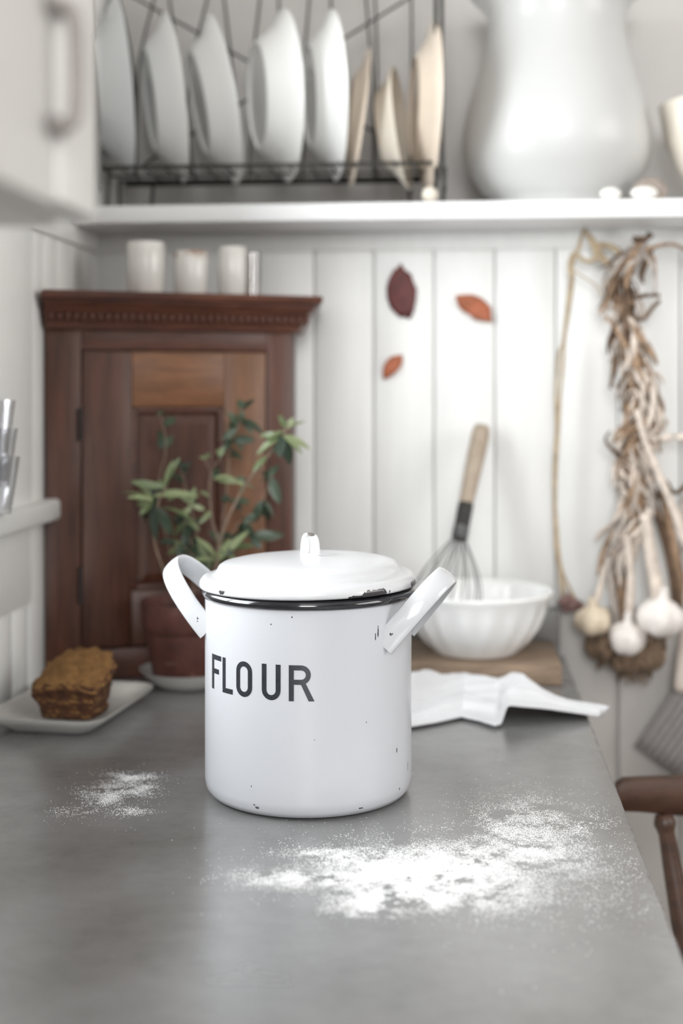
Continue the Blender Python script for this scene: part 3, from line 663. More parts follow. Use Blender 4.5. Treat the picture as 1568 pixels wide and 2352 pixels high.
for (sx_, sy_, dy0), tips in {
    (505, 1050, -0.003): ((512, 1025, 0), (500, 1030, 0.005)), (468, 1055, 0.003): ((463, 1045, 0), (478, 1040, 0.0)),
    (490, 1100, 0.0): ((530, 1085, -0.005), (548, 1100, 0.0), (500, 1065, 0.01)),
    (376, 1030, 0.03): ((372, 985, 0.0), (392, 1000, 0.0), (360, 1010, 0)), (368, 955, 0.03): ((364, 940, 0.0), (376, 945, 0.0)),
    (556, 940, 0.035): ((549, 915, 0), (560, 918, 0.005)), (552, 965, 0.035): ((605, 975, -0.01), (592, 990, 0.01), (520, 985, 0.0)),
    (535, 1010, 0.04): ((585, 1010, -0.01), (500, 1000, 0.01), (560, 1032, -0.01), (510, 1025, -0.02)),
    (560, 1115, -0.04): ((545, 1100, 0), (590, 1105, 0.01), (548, 1140, 0.01)),
    (620, 1095, 0.03): ((640, 1130, 0.0), (642, 1160, -0.01), (600, 1100, 0.0), (632, 1065, 0.0)),
    (600, 1150, 0.03): ((640, 1170, 0.0), (580, 1200, -0.01), (612, 1200, 0.0)),
    (560, 1200, 0.015): ((590, 1180, 0), (585, 1240, 0), (540, 1230, 0), (560, 1175, 0.01)),
    (520, 1260, 0.01): ((560, 1210, -0.01), (580, 1250, -0.02), (545, 1290, -0.02), (500, 1220, -0.02)),
    (500, 1290, -0.02): ((525, 1240, -0.02), (550, 1225, -0.01), (470, 1230, -0.02), (462, 1265, -0.02)),
    (480, 1310, -0.01): ((455, 1235, 0.0), (500, 1250, -0.02), (440, 1290, -0.02), (420, 1250, 0.0)),
    (430, 1260, -0.02): ((400, 1270, -0.01), (392, 1240, 0), (420, 1215, -0.01)),
    (440, 1160, -0.015): ((415, 1130, -0.01), (470, 1170, 0.0), (445, 1120, 0.0), (420, 1185, -0.01)),
    (430, 1200, -0.01): ((460, 1210, 0), (400, 1190, 0.0), (385, 1225, 0)),
    (575, 1230, 0.03): ((640, 1228, 0.0), (655, 1232, 0.005), (600, 1260, -0.01)), (530, 1150, 0.03): ((560, 1165, 0), (505, 1140, 0), (575, 1150, 0)),
    (415, 1075, 0.03): ((408, 1050, 0), (430, 1085, 0)), (440, 1200, 0.03): ((400, 1170, 0), (470, 1190, 0), (415, 1220, 0)),
}.items():
    for tx, ty, dy in tips:
        b_ = at(sx_, sy_, Y0 + dy0)
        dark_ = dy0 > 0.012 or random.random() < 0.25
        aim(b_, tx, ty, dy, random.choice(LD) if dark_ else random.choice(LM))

for q in range(46):                                   # small leaves along the lower, shaded twigs
    nm = random.choice(['b', 'c', 'd', 'e', 'g', 'h', 'i', 'j', 'f'])
    P_ = st[nm]; k_ = random.randint(len(P_) // 4, len(P_) - 2); b_ = P_[k_]
    d_ = Vector((random.uniform(-1, 1), random.uniform(-1, 0.25), random.uniform(-0.5, 0.9)))
    if b_.y > Y0 + 0.02 and d_.y > 0: d_.y = -d_.y
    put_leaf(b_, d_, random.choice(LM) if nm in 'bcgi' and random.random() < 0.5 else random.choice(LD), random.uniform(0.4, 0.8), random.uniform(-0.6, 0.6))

# ------------------------------------------------------------------ dish with cake
def rrect(hx, hy, r, n=6):
    o_ = []
    for cx, cy, a0 in ((hx - r, hy - r, 0), (-hx + r, hy - r, 90), (-hx + r, -hy + r, 180), (hx - r, -hy + r, 270)):
        for i in range(n + 1):
            a = math.radians(a0 + 90 * i / n); o_.append((cx + r * math.cos(a), cy + r * math.sin(a)))
    return o_
DX, DY, DR = -0.505, 1.672, math.radians(-6)
def loft(secs, c, rot):
    V = []; Fc = []; n = len(secs[0][0])
    for poly, z in secs:
        for x, y in poly: V.append((c[0] + x * math.cos(rot) - y * math.sin(rot), c[1] + x * math.sin(rot) + y * math.cos(rot), c[2] + z))
    for s_ in range(len(secs) - 1):
        for i in range(n): Fc.append((s_ * n + i, s_ * n + (i + 1) % n, (s_ + 1) * n + (i + 1) % n, (s_ + 1) * n + i))
    Fc.append(tuple(range(n))); Fc.append(tuple(range((len(secs) - 1) * n, len(secs) * n)))
    return V, Fc
hx, hy = 0.079, 0.112
secs = [(rrect(hx - 0.026, hy - 0.026, 0.018), 0), (rrect(hx - 0.022, hy - 0.022, 0.02), 0.003), (rrect(hx - 0.008, hy - 0.008, 0.026), 0.0125), (rrect(hx, hy, 0.03), 0.0205),
        (rrect(hx + 0.0005, hy + 0.0005, 0.03), 0.0225), (rrect(hx - 0.0025, hy - 0.0025, 0.028), 0.0225), (rrect(hx - 0.010, hy - 0.010, 0.025), 0.0155), (rrect(hx - 0.024, hy - 0.024, 0.02), 0.0075)]
tag(mesh('square_dish', loft(secs, (DX, DY, 0.90), DR), M['plate_grey'], loc=(DX, DY, 0.90), auto=60), 'white square dish with rounded corners under the cake', 'plate')
kc0 = at(171, 1640, 1.655)
bm = bmesh.new(); bmesh.ops.create_cube(bm, size=1); bmesh.ops.subdivide_edges(bm, edges=bm.edges[:], cuts=15, use_grid_fill=True)
V = []
def nz3(p, s, seed=0.0):
    x, y, z = p[0] * s + seed, p[1] * s + 1.7 * seed, p[2] * s
    return (math.sin(x * 1.3 + 1.7 * math.sin(y * 1.1 + z)) + math.sin(y * 1.7 + 1.3 * math.sin(z * 1.4 + x)) + math.sin(z * 1.9 + 1.1 * math.sin(x * 1.2 + y))) / 3
for q in bm.verts:
    x, y, z = q.co; t = z + 0.5
    wid = 0.070 + 0.022 * t ** 0.8; dep = 0.060 + 0.020 * t
    rl = 1 - 0.13 * (abs(x) * 2) ** 4 * (abs(y) * 2) ** 4
    X = x * wid * rl; Yq = y * dep * rl
    H_ = 0.046 + (y + 0.5) * 0.030 - 0.010 * (2 * x) ** 2 + 0.004 * (x + 0.3)
    Zq = t * H_
    p = (X, Yq, Zq); dn = 0.0030 * nz3(p, 190) + 0.0024 * nz3(p, 480, 3) + 0.0013 * nz3(p, 1100, 5)
    top = max(0, (t - 0.8) / 0.2); lip = 0.004 * max(0, 1 - abs(t - 0.86) / 0.12)
    nx, ny_ = (math.copysign(1, x) if abs(x) > 0.49 else 0), (math.copysign(1, y) if abs(y) > 0.49 else 0)
    X += nx * (dn * 0.8 + lip); Yq += ny_ * (dn * 0.8 + lip); Zq += top * dn * 1.2
    a = math.radians(-7); V.append((kc0.x + X * math.cos(a) - Yq * math.sin(a), kc0.y + X * math.sin(a) + Yq * math.cos(a), 0.9078 + Zq))
bm.verts.index_update(); Fc = [tuple(w.index for w in f_.verts) for f_ in bm.faces]; bm.free()
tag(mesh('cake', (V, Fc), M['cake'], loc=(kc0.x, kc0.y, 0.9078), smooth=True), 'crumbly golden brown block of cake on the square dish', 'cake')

# ------------------------------------------------------------------ glasses stacked on the sill
gx = (WX + sl.x) / 2 - 0.025
for i, (pt, pb, rx_, lab) in enumerate(((1040, 1168, 40, 'lowest clear tumbler of the stack on the window sill'), (985, 1100, 35, 'middle clear tumbler of the stack on the window sill'), (916, 1050, 26, 'topmost clear tumbler of the stack on the window sill'))):
    gc = at(-8, 1165, 1.61); yb = 1.1705 + (0, 0.036, 0.072)[i]
    rt = 0.029 - 0.0028 * i; hgt = 0.072
    o = mesh('glass_tumbler', lathe([(0, 0), (rt * 0.62, 0), (rt, hgt), (rt - 0.0016, hgt), (rt * 0.62 - 0.0016, 0.006), (0, 0.006)], (gc.x, gc.y, yb), 40), M['glass'], loc=(gc.x, gc.y, yb), auto=50)
    tag(o, lab, 'glass', 'tumblers stacked on the window sill')

# ------------------------------------------------------------------ chopping board, bowl, whisk, towel
bl_ = at(1291, 1570, 1.905)
tag(mesh('chopping_board', box(-0.16, bl_.x, 1.905, 2.098, 0.9005, 0.9295, 0.0022, 2), M['board'], loc=(0, 2.0, 0.9), auto=50), 'thick honey-coloured wooden chopping board under the fluted bowl', 'chopping board')
BC = at(1092, 1350, 1.995); BZ = 0.9297; BR = 0.1165
def flute(a, z): return 1 + 0.028 * math.cos(18 * a) * max(0, min(1, (z - 0.012) / 0.02)) * max(0, min(1, (0.080 - z) / 0.02))
bp = [(0, 0.002), (0.056, 0.002), (0.060, 0), (0.064, 0.003), (0.068, 0.008), (0.083, 0.022), (0.096, 0.042), (0.1055, 0.064), (0.110, 0.080), (0.1135, 0.086), (0.1165, 0.0915), (0.1172, 0.0950), (0.1150, 0.0965),
      (0.1110, 0.0940), (0.107, 0.085), (0.101, 0.062), (0.091, 0.040), (0.076, 0.020), (0.060, 0.010), (0, 0.008)]
tag(mesh('fluted_bowl', lathe(bp, (BC.x, BC.y, BZ), 120, flute), M['bowl'], loc=(BC.x, BC.y, BZ), auto=70), 'white fluted ceramic mixing bowl on the chopping board', 'bowl')
wk = thing('whisk', 'wire whisk with a pale wooden handle leaning in the fluted bowl', 'whisk', (BC.x, BC.y, 0.95))
w0 = at(1106, 985, 2.100); w1 = at(1069, 1160, 2.050); w2 = at(1055, 1235, 2.028); wd = (w2 - w0).normalized(); w3 = w2 + wd * 0.135
hr = [0.006, 0.0115, 0.0140, 0.0145, 0.0142, 0.0135, 0.0125, 0.0115, 0.0110]
hp = [w0 - wd * 0.006, w0 - wd * 0.004] + [w0.lerp(w1, t) for t in (0.03, 0.12, 0.3, 0.5, 0.7, 0.9, 1.0)]
mesh('handle', tube(hp, hr, 20), M['handle'], wk)
mesh('ferrule', tube([w1 - wd * 0.002, w1.lerp(w2, 0.1), w1.lerp(w2, 0.9), w2 + wd * 0.003], [0.0118, 0.0122, 0.0118, 0.0110], 20), M['iron'], wk, auto=40)
for i in range(5): 
    q = w1.lerp(w2, 0.70 + 0.07 * i); mesh('binding', tube([q - wd * 0.0016, q, q + wd * 0.0016], [0.0122, 0.0132, 0.0122], 18), M['wire_new'], wk)
wa = (RV - wd * RV.dot(wd)).normalized(); wb_ = wd.cross(wa)
for i in range(6):
    a = math.pi * i / 6 + 0.15; dr_ = wa * math.cos(a) + wb_ * math.sin(a) * 0.75; pts = []
    for j in range(29):
        q = 2 * (j / 28) - 1; s_ = 1 - abs(q)           # 0 at the ferrule, 1 at the tip
        rad = 0.0085 + 0.043 * math.sin(math.pi * 0.5 * min(1, (s_ * 1.55))) if s_ < 0.645 else 0.0515 * math.sqrt(max(0, 1 - ((s_ - 0.645) / 0.355) ** 2))
        pts.append(w2 + wd * (0.142 * (s_ ** 0.92)) + dr_ * (rad * math.copysign(1, q) if abs(q) > 1e-6 else 0))
    mesh('wire_loop', tube(pts, 0.0011, 6), M['wire_new'], wk)

# towel: a folded cloth with a raised flap at its right corner
n1, n2 = 90, 56; V = []; Fc = []
tl = [(925, 1680), (948, 1677), (1000, 1668), (1060, 1655), (1100, 1664), (1136, 1676), (1165, 1668), (1200, 1664), (1260, 1660), (1310, 1657), (1372, 1655)]
fx = [at_z(*q) for q in tl]
def front(u):
    s_ = u * (len(fx) - 1); i = min(int(s_), len(fx) - 2); return fx[i].lerp(fx[i + 1], s_ - i)
for i in range(n1 + 1):
    u = i / n1; fp = front(u); X = fp.x
    depth = 0.185 - 0.125 * max(0, (u - 0.62) / 0.38) ** 0.8
    for j in range(n2 + 1):
        w = j / n2; Yq = fp.y + depth * w; x = X + 0.02 * w * u
        z = 0.004 + 0.0025 * math.sin(40 * x + 30 * Yq) * w
        z += 0.034 * math.exp(-((x + 0.072 - 0.10 * (w - .7)) / 0.028) ** 2) * math.exp(-((w - 0.78) / 0.22) ** 2)
        z += 0.007 * math.exp(-((w - 0.42 - 1.2 * x) / 0.10) ** 2) * max(0, min(1, (u - 0.05) / 0.25)) * max(0, min(1, (0.97 - u) / 0.25))
        z += 0.010 * math.exp(-((x - 0.086) / 0.035) ** 2) * math.exp(-((w - 0.55) / 0.35) ** 2)
        z += 0.023 * math.exp(-((w - 0.80 + 0.5 * (x - 0.03)) / 0.17) ** 2) * max(0, min(1, (u - 0.10) / 0.15)) * max(0, min(1, (0.80 - u) / 0.12))
        z += 0.010 * math.exp(-((w - 0.30 - 0.9 * (x - .03)) / 0.07) ** 2) * max(0, min(1, u / 0.2)) * max(0, min(1, (0.85 - u) / 0.2))
        z += 0.0035 * math.sin(95 * x - 60 * w + 3 * math.sin(6 * w)) * w * (1 - 0.5 * u) + 0.003 * math.exp(-((w - 0.45 + 0.8 * x) / 0.03) ** 2)
        lift = max(0, min(1, (u - 0.545) / 0.06)); lift = lift * lift * (3 - 2 * lift); down = max(0, min(1, (1.0 - u) / 0.38)); down = down ** 0.8
        z += 0.0235 * lift * down * max(0, 1 - w / 0.75) ** 0.7
        Yq += -0.012 * lift * down * max(0, 1 - w / 0.5)
        if i == n1: x += 0.0035 * math.sin(j * 2.1) + 0.002 * math.sin(j * 5.3)
        V.append((x, Yq, 0.90 + max(z, 0.0025)))
for i in range(n1):
    for j in range(n2):
        a = i * (n2 + 1) + j; Fc.append((a, a + n2 + 1, a + n2 + 2, a + 1))
tw = mesh('tea_towel', (V, Fc), M['cloth'], loc=(0.05, 1.72, 0.90)); md = tw.modifiers.new('thickness', 'SOLIDIFY'); md.thickness = 0.0022; md.offset = -1
tag(tw, 'crumpled white linen tea towel lying on the counter before the chopping board', 'towel')

# ------------------------------------------------------------------ dried leaves pinned on the wall
def wall_leaf(name, outline, Y, mat, label, curl):
    pts = [at(x, y, Y) for x, y in outline]; cx = sum(p.x for p in pts) / len(pts); cz = sum(p.z for p in pts) / len(pts)
    n = len(pts); V = [(cx, Y - 0.006, cz)]; Fc = []
    rings = 4
    for r_ in range(1, rings + 1):
        t = r_ / rings
        for p in pts:
            x = cx + (p.x - cx) * t; z = cz + (p.z - cz) * t
            d = curl[0] * (x - cx) + curl[1] * (z - cz); V.append((x, Y - 0.005 + d * d * 18 - 0.002 * math.sin(90 * x + 60 * z) * t, z))
    for i in range(n): Fc.append((0, 1 + i, 1 + (i + 1) % n))
    for r_ in range(rings - 1):
        for i in range(n):
            a = 1 + r_ * n; Fc.append((a + i, a + (i + 1) % n, a + n + (i + 1) % n, a + n + i))
    o = mesh(name, (V, Fc), mat, loc=(cx, Y, cz)); md = o.modifiers.new('thickness', 'SOLIDIFY'); md.thickness = 0.0008
    return tag(o, label, 'leaf', 'dried leaves on the boarded wall')
wall_leaf('dried_leaf', [(920, 604), (929, 620), (944, 630), (948, 645), (957, 665), (955, 690), (950, 715), (941, 734), (930, 728), (918, 729), (906, 718), (896, 708), (888, 685), (887, 660), (893, 640), (903, 622), (914, 614)], WY - 0.003, M['red_leaf'], 'large dark maroon dried leaf on the white boarded wall', (0.6, 0.3))
wall_leaf('dried_leaf', [(1045, 679), (1066, 677), (1086, 677), (1104, 684), (1118, 696), (1128, 708), (1128, 722), (1131, 740), (1108, 737), (1088, 733), (1078, 722), (1064, 716), (1052, 704)], WY - 0.006, M['orange_leaf'], 'rust-orange dried leaf lying sideways on the white boarded wall', (0.5, 0.5))
wall_leaf('dried_leaf', [(923, 814), (925, 830), (919, 844), (908, 856), (894, 866), (880, 873), (878, 858), (880, 842), (888, 828), (898, 819), (910, 816)], WY - 0.005, M['orange_leaf'], 'smallest orange-brown dried leaf on the white boarded wall', (0.5, 0.5))

# ------------------------------------------------------------------ plate rack and plates
RY0, RY1 = 2.005, 2.160
rk = thing('plate_rack', 'dark wire plate rack standing on the white shelf', 'plate rack', (-0.25, 2.08, SZ))
fl = at(232, 380, RY0); fr = at(1003, 376, RY0); RZ = (fl.z + fr.z) / 2
xl, xr_ = fl.x, fr.x
mesh('front_rail', join(tube([(xl, RY0, RZ), (xr_, RY0, RZ)], 0.0022, 8), tube([(xl, RY0 + 0.001, RZ - 0.004), (xr_, RY0 + 0.001, RZ - 0.004)], 0.0010, 6)), M['wire'], rk)
mesh('back_rail', tube([(xl, RY1, RZ - 0.001), (xr_, RY1, RZ - 0.001)], 0.0062, 8), M['wire'], rk)
mesh('floor_rail', tube([(xl, RY0 + 0.05, RZ - 0.006), (xr_, RY0 + 0.05, RZ - 0.006)], 0.0020, 8), M['wire'], rk)
mesh('floor_rail', tube([(xl, RY0 + 0.105, RZ - 0.006), (xr_, RY0 + 0.105, RZ - 0.006)], 0.0020, 8), M['wire'], rk)
for i in range(17):
    x = xl + (xr_ - xl) * i / 16; mesh('cross_wire', tube([(x, RY0, RZ), (x + 0.003, RY0 + 0.05, RZ - 0.004), (x, RY1, RZ)], 0.0016, 6), M['wire'], rk)
def wire(name, pts, Y, r=0.0022):
    P = [at(x, y, Y + (q[0] if q else 0)) for x, y, *q in pts]; mesh(name, tube(smooth_path(P, 4) if len(P) > 2 else P, r, 7), M['wire'], rk)
wire('brace', [(280, -22), (962, 362)], 2.172); wire('brace', [(330, 378), (985, -34)], 2.168)
for pts in ([(212, 130), (250, 0), (268, -60)], [(262, -60), (277, 10), (300, 120), (310, 230), (312, 405)], [(372, -60), (352, 5), (322, 130), (314, 230), (309, 405)],
            [(378, -60), (390, 5), (405, 110), (432, 300), (446, 410)], [(490, -60), (473, 10), (442, 140), (428, 260), (425, 405)], [(505, -60), (516, 10), (532, 150), (541, 260), (546, 410)],
            [(604, -60), (594, 20), (580, 150), (581, 230), (570, 410)], [(640, -60), (641, 60), (652, 230), (660, 410)], [(716, -60), (708, 20), (698, 150), (700, 260), (694, 410)],
            [(758, -60), (762, 60), (775, 230), (785, 410)], [(836, -60), (845, 60), (856, 200), (858, 410)], [(858, -60), (863, 60), (866, 190), (862, 300), (860, 410)], [(944, -60), (945, 100), (943, 250), (942, 410)]):
    wire('divider_wire', pts, RY1 - 0.005)
tz = at(600, -60, RY1 - 0.005).z
mesh('top_rail', tube([(xl, RY1 - 0.005, tz), (xr_, RY1 - 0.005, tz)], 0.0030, 8), M['wire'], rk)
for x in (xl, xr_): mesh('top_rail', tube([(x, RY0, at(600, -60, RY0).z), (x, RY1 - 0.005, tz)], 0.0030, 8), M['wire'], rk)
wire('end_post', [(1000, -60), (1000, 440)], RY0, 0.0032); wire('end_post', [(1014, -60), (1014, 300), (1020, 440)], RY0 + 0.03, 0.0034)
wire('end_post', [(208, -60), (226, 440)], RY0, 0.0030)
for x0, x1, Y in ((252, 246, RY0 + 0.02), (274, 274, RY1), (352, 346, RY1), (940, 940, RY1 - 0.01), (1022, 1016, RY0 + 0.05)):
    a = at(x0, 400, Y); b_ = at(x1, 470, Y); mesh('foot', tube([(a.x, Y, RZ), (b_.x, Y, SZ + 0.001)], 0.0030, 8), M['wire'], rk)
kb = at(987, 446, RY0); mesh('foot_cap', ico((kb.x, RY0, SZ + 0.014), 0.0132, 2, (1, 1, 1), 0.06), M['china_ivory'], rk)
# plates, each leaning its own way; axis along the rack, foot to the left
def plate_vf(R_, fr_, dp, th=0.004):
    pr = [(0, -dp + 0.004), (fr_ - 0.004, -dp + 0.004), (fr_ - 0.003, -dp), (fr_ + 0.002, -dp), (fr_ + 0.006, -dp + 0.004), (R_ * 0.80, -dp * 0.38), (R_ - 0.002, -0.003), (R_, 0), (R_ - 0.002, 0.0012), (R_ * 0.80, -dp * 0.38 + th), (fr_, -dp + 0.004 + th), (0, -dp + 0.004 + th)]
    return lathe(pr, (0, 0, 0), 72)
def plate(top, bot, R_, fr_, dp, yaw, Y, mat, label, group='plates in the wire rack', fdir=1):
    a = at(*top, Y); b_ = at(*bot, Y); c_ = (a + b_) / 2; up = (a - b_).normalized()
    R2 = (a - b_).length / 2
    n = Vector((math.cos(yaw), math.sin(yaw), 0)) * fdir; n = (n - up * n.dot(up)).normalized()      # the plate's upper face
    t = up.cross(n); m = Matrix((t, up, n)).transposed().to_4x4()
    s_ = R2 / R_
    v, f = plate_vf(R2, fr_ * s_, dp)
    o = mesh('plate', xf((v, f), Matrix.Translation(c_) @ m), mat, loc=tuple(c_), auto=60); return tag(o, label, 'plate', group)
R20 = math.radians(18)
plate((258, -4), (303, 408), 0.14, 0.082, 0.046, R20 + 0.02, 2.082, M['china_shaded'], 'white soup plate with bluish shade in its colour, in the wire rack, nearest the wall cupboard')
plate((372, 36), (426, 416), 0.13, 0.078, 0.040, R20, 2.082, M['china'], 'white soup plate standing between its bluish-shaded neighbour and a slanting white plate')
plate((472, 42), (549, 420), 0.13, 0.078, 0.040, R20 - 0.02, 2.082, M['china'], 'most slanting of the large white soup plates in the wire rack')
plate((640, 27), (668, 416), 0.13, 0.080, 0.046, R20 + 0.02, 2.082, M['china'], 'upright deep white soup plate in the middle of the wire rack')
plate((754, 29), (776, 413), 0.13, 0.078, 0.040, math.radians(14.5), 2.082, M['china'], 'white soup plate in the wire rack, right beside a thin beige plate')
plate((846, 112), (808, 430), 0.11, 0.062, 0.020, math.radians(9), 2.086, M['china_cream'], 'thin beige plate leaning against a white soup plate in the rack')
plate((906, 154), (938, 436), 0.095, 0.055, 0.034, math.radians(-5), 2.075, M['china_ivory'], 'smallest ivory saucer plate in the wire rack, its dark inside showing')
plate((992, 52), (985, 442), 0.13, 0.075, 0.028, math.radians(9), 2.080, M['china_cream'], 'pale beige plate standing at the end post of the rack')

# ------------------------------------------------------------------ jug, bowl, pebbles on the shelf
JY = 2.135; jc = at(1277, 470, JY); sc = JY / FPX
jp = [(0, 0), (132 * sc, 0), (135 * sc, 0.004)]
def jz(py): return at(1277, py, JY).z - SZ
for hw, py in ((139, 468), (146, 460), (168, 440), (195, 402), (208, 372), (213.5, 340), (211, 300), (203, 260), (191, 218), (178, 180), (167, 145), (158, 105), (154, 75), (155, 50), (160, 30), (170, 12), (186, -4), (196, -14), (196, -20), (186, -14), (160, 8), (148, 40), (146, 75), (160, 150), (186, 230), (200, 300), (200, 360), (170, 430), (130, 460), (0, 466)):
    jp.append((hw * sc, jz(py)))
jg = thing('ceramic_jug', 'large white ceramic jug with a rounded belly on the shelf', 'jug', (jc.x, JY, SZ))
mesh('body', lathe(jp, (jc.x, JY, SZ + 0.0005), 96), M['jug'], jg, auto=80)
rb = at(1650, 240, 2.11); rz = rb.z - SZ; rr = 132 * 2.11 / FPX
tag(mesh('cream_bowl', lathe([(0, 0), (0.035, 0), (0.037, 0.006), (0.055, rz * 0.25), (rr * 0.88, rz * 0.62), (rr, rz - 0.002), (rr - 0.002, rz), (rr - 0.005, rz - 0.003), (rr * 0.83, rz * 0.62), (0.05, rz * 0.28), (0, 0.02)], (rb.x, 2.11, SZ + 0.0004), 64), M['china_ivory'], loc=(rb.x, 2.11, SZ), auto=70), 'cream stoneware bowl standing on the shelf past the white jug', 'bowl')
for px, wx, Y, hgt, mt, lab, nm, ct_ in ((1402, 24, 2.00, 0.020, 'shell', 'flat white pebble on the shelf against the white jug', 'pebble', 'pebble'), (1479, 30, 2.00, 0.021, 'shell', 'rounder white pebble on the shelf before the brown seed pod', 'pebble', 'pebble'), (1492, 38, 2.06, 0.044, 'brown_ball', 'round brown seed pod behind the white pebbles on the shelf', 'seed_pod', 'seed pod')):
    p = at(px, 450, Y); r_ = wx * Y / FPX
    tag(mesh(nm, ico((p.x, Y, SZ + hgt / 2 + 0.0004), 1, 3, (r_, r_ * 0.7, hgt / 2), 0.03, px), M[mt], loc=(p.x, Y, SZ)), lab, ct_)

# ------------------------------------------------------------------ dried bunches hanging on the wall
GY = 2.085
gb = thing('garlic_braid', 'braid of dried garlic bulbs with brown leaves hanging on the wall', 'garlic', (at(1440, 1500, GY).x, GY, at(1440, 1555, GY).z))
nl = at(1478, 552, WY); mesh('nail', tube([(nl.x, WY + 0.004, nl.z), (nl.x, WY - 0.055, nl.z + 0.006)], 0.002, 8), M['iron'], gb)
spine = smooth_path([at(x, y, GY) for x, y in ((1478, 545), (1455, 590), (1425, 640), (1432, 700), (1428, 760), (1452, 830), (1470, 890), (1478, 960), (1455, 1010), (1450, 1080), (1462, 1150), (1440, 1220), (1425, 1290), (1430, 1370), (1440, 1440))], 8)
mesh('braid_core', tube(spine, [0.008 + 0.008 * min(1, i / 40) - 0.006 * max(0, (i - 80) / 32) for i in range(len(spine))], 9), M['husk'], gb)
rr_ = random.Random(5)
for i in range(240):
    a = rr_.random() ** 0.9; i0 = int(a * (len(spine) - 24)); ln = rr_.randint(8, 20); off = [rr_.uniform(-0.018, 0.018), rr_.uniform(-0.022, 0.005)]
    tw_ = rr_.uniform(-0.35, 0.35); ph = rr_.uniform(0, 6.28); pts = []
    amp = 0.007 + 0.011 * a; wv = rr_.uniform(-5, 5)
    for j in range(0, ln, 2):
        b_ = spine[min(i0 + j, len(spine) - 1)]; t = j / ln
        pts.append(b_ + Vector((off[0] * 0.9 + amp * math.sin(ph + wv * t) + tw_ * 0.09 * t * t, off[1] + 0.006 * math.cos(ph + 3 * t), rr_.uniform(-0.003, 0.003))))
    mt = rr_.choices(['husk', 'husk_pale', 'husk_grey', 'husk_dark'], [0.45 - 0.1 * a, 0.10 + 0.6 * a, 0.2, 0.42 - 0.30 * a])[0]
    pts = smooth_path(pts, 3); w_ = rr_.uniform(0.0028, 0.0068)
    mesh('dry_leaf', tube(pts, [w_ * (0.35 + 0.65 * math.sin(math.pi * (q + 0.5) / len(pts))) for q in range(len(pts))], 6, rr_.uniform(0.18, 0.5), Vector((1, rr_.uniform(-1, 1), rr_.uniform(-.4, .4)))), M[mt], gb)
for i in range(46):                                   # stray curls standing off the braid
    b_ = spine[rr_.randint(4, len(spine) - 22)]; sd = rr_.choice((-1, 1)); L = rr_.uniform(0.015, 0.04); ph = rr_.choice((-1, 1)) * rr_.uniform(0.5, 1.2)
    pts = [b_ + Vector((sd * (0.008 + L * t * math.cos(ph * t)), -0.012 - 0.012 * t, -L * 0.9 * t * t * abs(math.sin(ph * 2)) + L * 0.5 * math.sin(ph) * t)) for t in [q / 7 for q in range(8)]]
    mesh('dry_leaf', tube(pts, [rr_.uniform(0.0016, 0.003) * (1 - 0.6 * q / 7) for q in range(8)], 6, 0.4), M[rr_.choice(['husk', 'husk_pale', 'husk_dark', 'husk_pale'])], gb)
def gstrand(pts, r0, r1, mat, dy=-0.022, flat=0.6):
    P = smooth_path([at(x, y, GY + dy) for x, y in pts], 5); mesh('stalk', tube(P, [r0 + (r1 - r0) * i / (len(P) - 1) for i in range(len(P))], 8, flat, (1, 0, 0)), M[mat], gb)
gstrand([(1480, 575), (1520, 562), (1552, 563), (1590, 585)], 0.0034, 0.0022, 'husk')
gstrand([(1452, 548), (1475, 552), (1498, 538)], 0.005, 0.0035, 'husk_dark')
gstrand([(1478, 580), (1497, 610), (1505, 650), (1503, 672)], 0.003, 0.002, 'husk_grey'); gstrand([(1460, 682), (1490, 678), (1515, 679)], 0.004, 0.003, 'husk_dark')
gstrand([(1515, 690), (1495, 710), (1475, 735), (1455, 725)], 0.003, 0.004, 'husk_dark'); gstrand([(1388, 726), (1402, 740), (1420, 765), (1440, 800)], 0.0022, 0.0045, 'husk')
gstrand([(1462, 940), (1480, 1010), (1505, 1070), (1530, 1130), (1560, 1205), (1580, 1260)], 0.0045, 0.0075, 'husk_pale', -0.03)
gstrand([(1475, 1000), (1510, 1010), (1545, 1003), (1590, 1006)], 0.0045, 0.006, 'husk_pale'); gstrand([(1400, 990), (1390, 1010), (1402, 1030), (1425, 1050)], 0.0015, 0.0035, 'husk_dark')
gstrand([(1530, 1105), (1545, 1130), (1560, 1128), (1580, 1110)], 0.003, 0.004, 'husk_dark'); gstrand([(1410, 880), (1420, 905), (1430, 925)], 0.0015, 0.003, 'husk_grey')
gstrand([(1480, 1180), (1490, 1250), (1502, 1320), (1512, 1375)], 0.0075, 0.0115, 'husk_pale', -0.045, 0.8); gstrand([(1440, 1230), (1448, 1320), (1445, 1400), (1440, 1440)], 0.005, 0.009, 'husk_pale', -0.035)
gstrand([(1402, 1260), (1385, 1320), (1372, 1370), (1362, 1395)], 0.003, 0.007, 'husk_pale', -0.02); gstrand([(1425, 1200), (1400, 1290), (1408, 1370), (1418, 1440)], 0.0045, 0.006, 'husk_grey', -0.02)
gstrand([(1500, 1150), (1530, 1250), (1548, 1340), (1556, 1440)], 0.006, 0.008, 'husk_dark', -0.004); gstrand([(1520, 1100), (1535, 1200), (1560, 1320), (1575, 1420)], 0.006, 0.008, 'husk', -0.004)
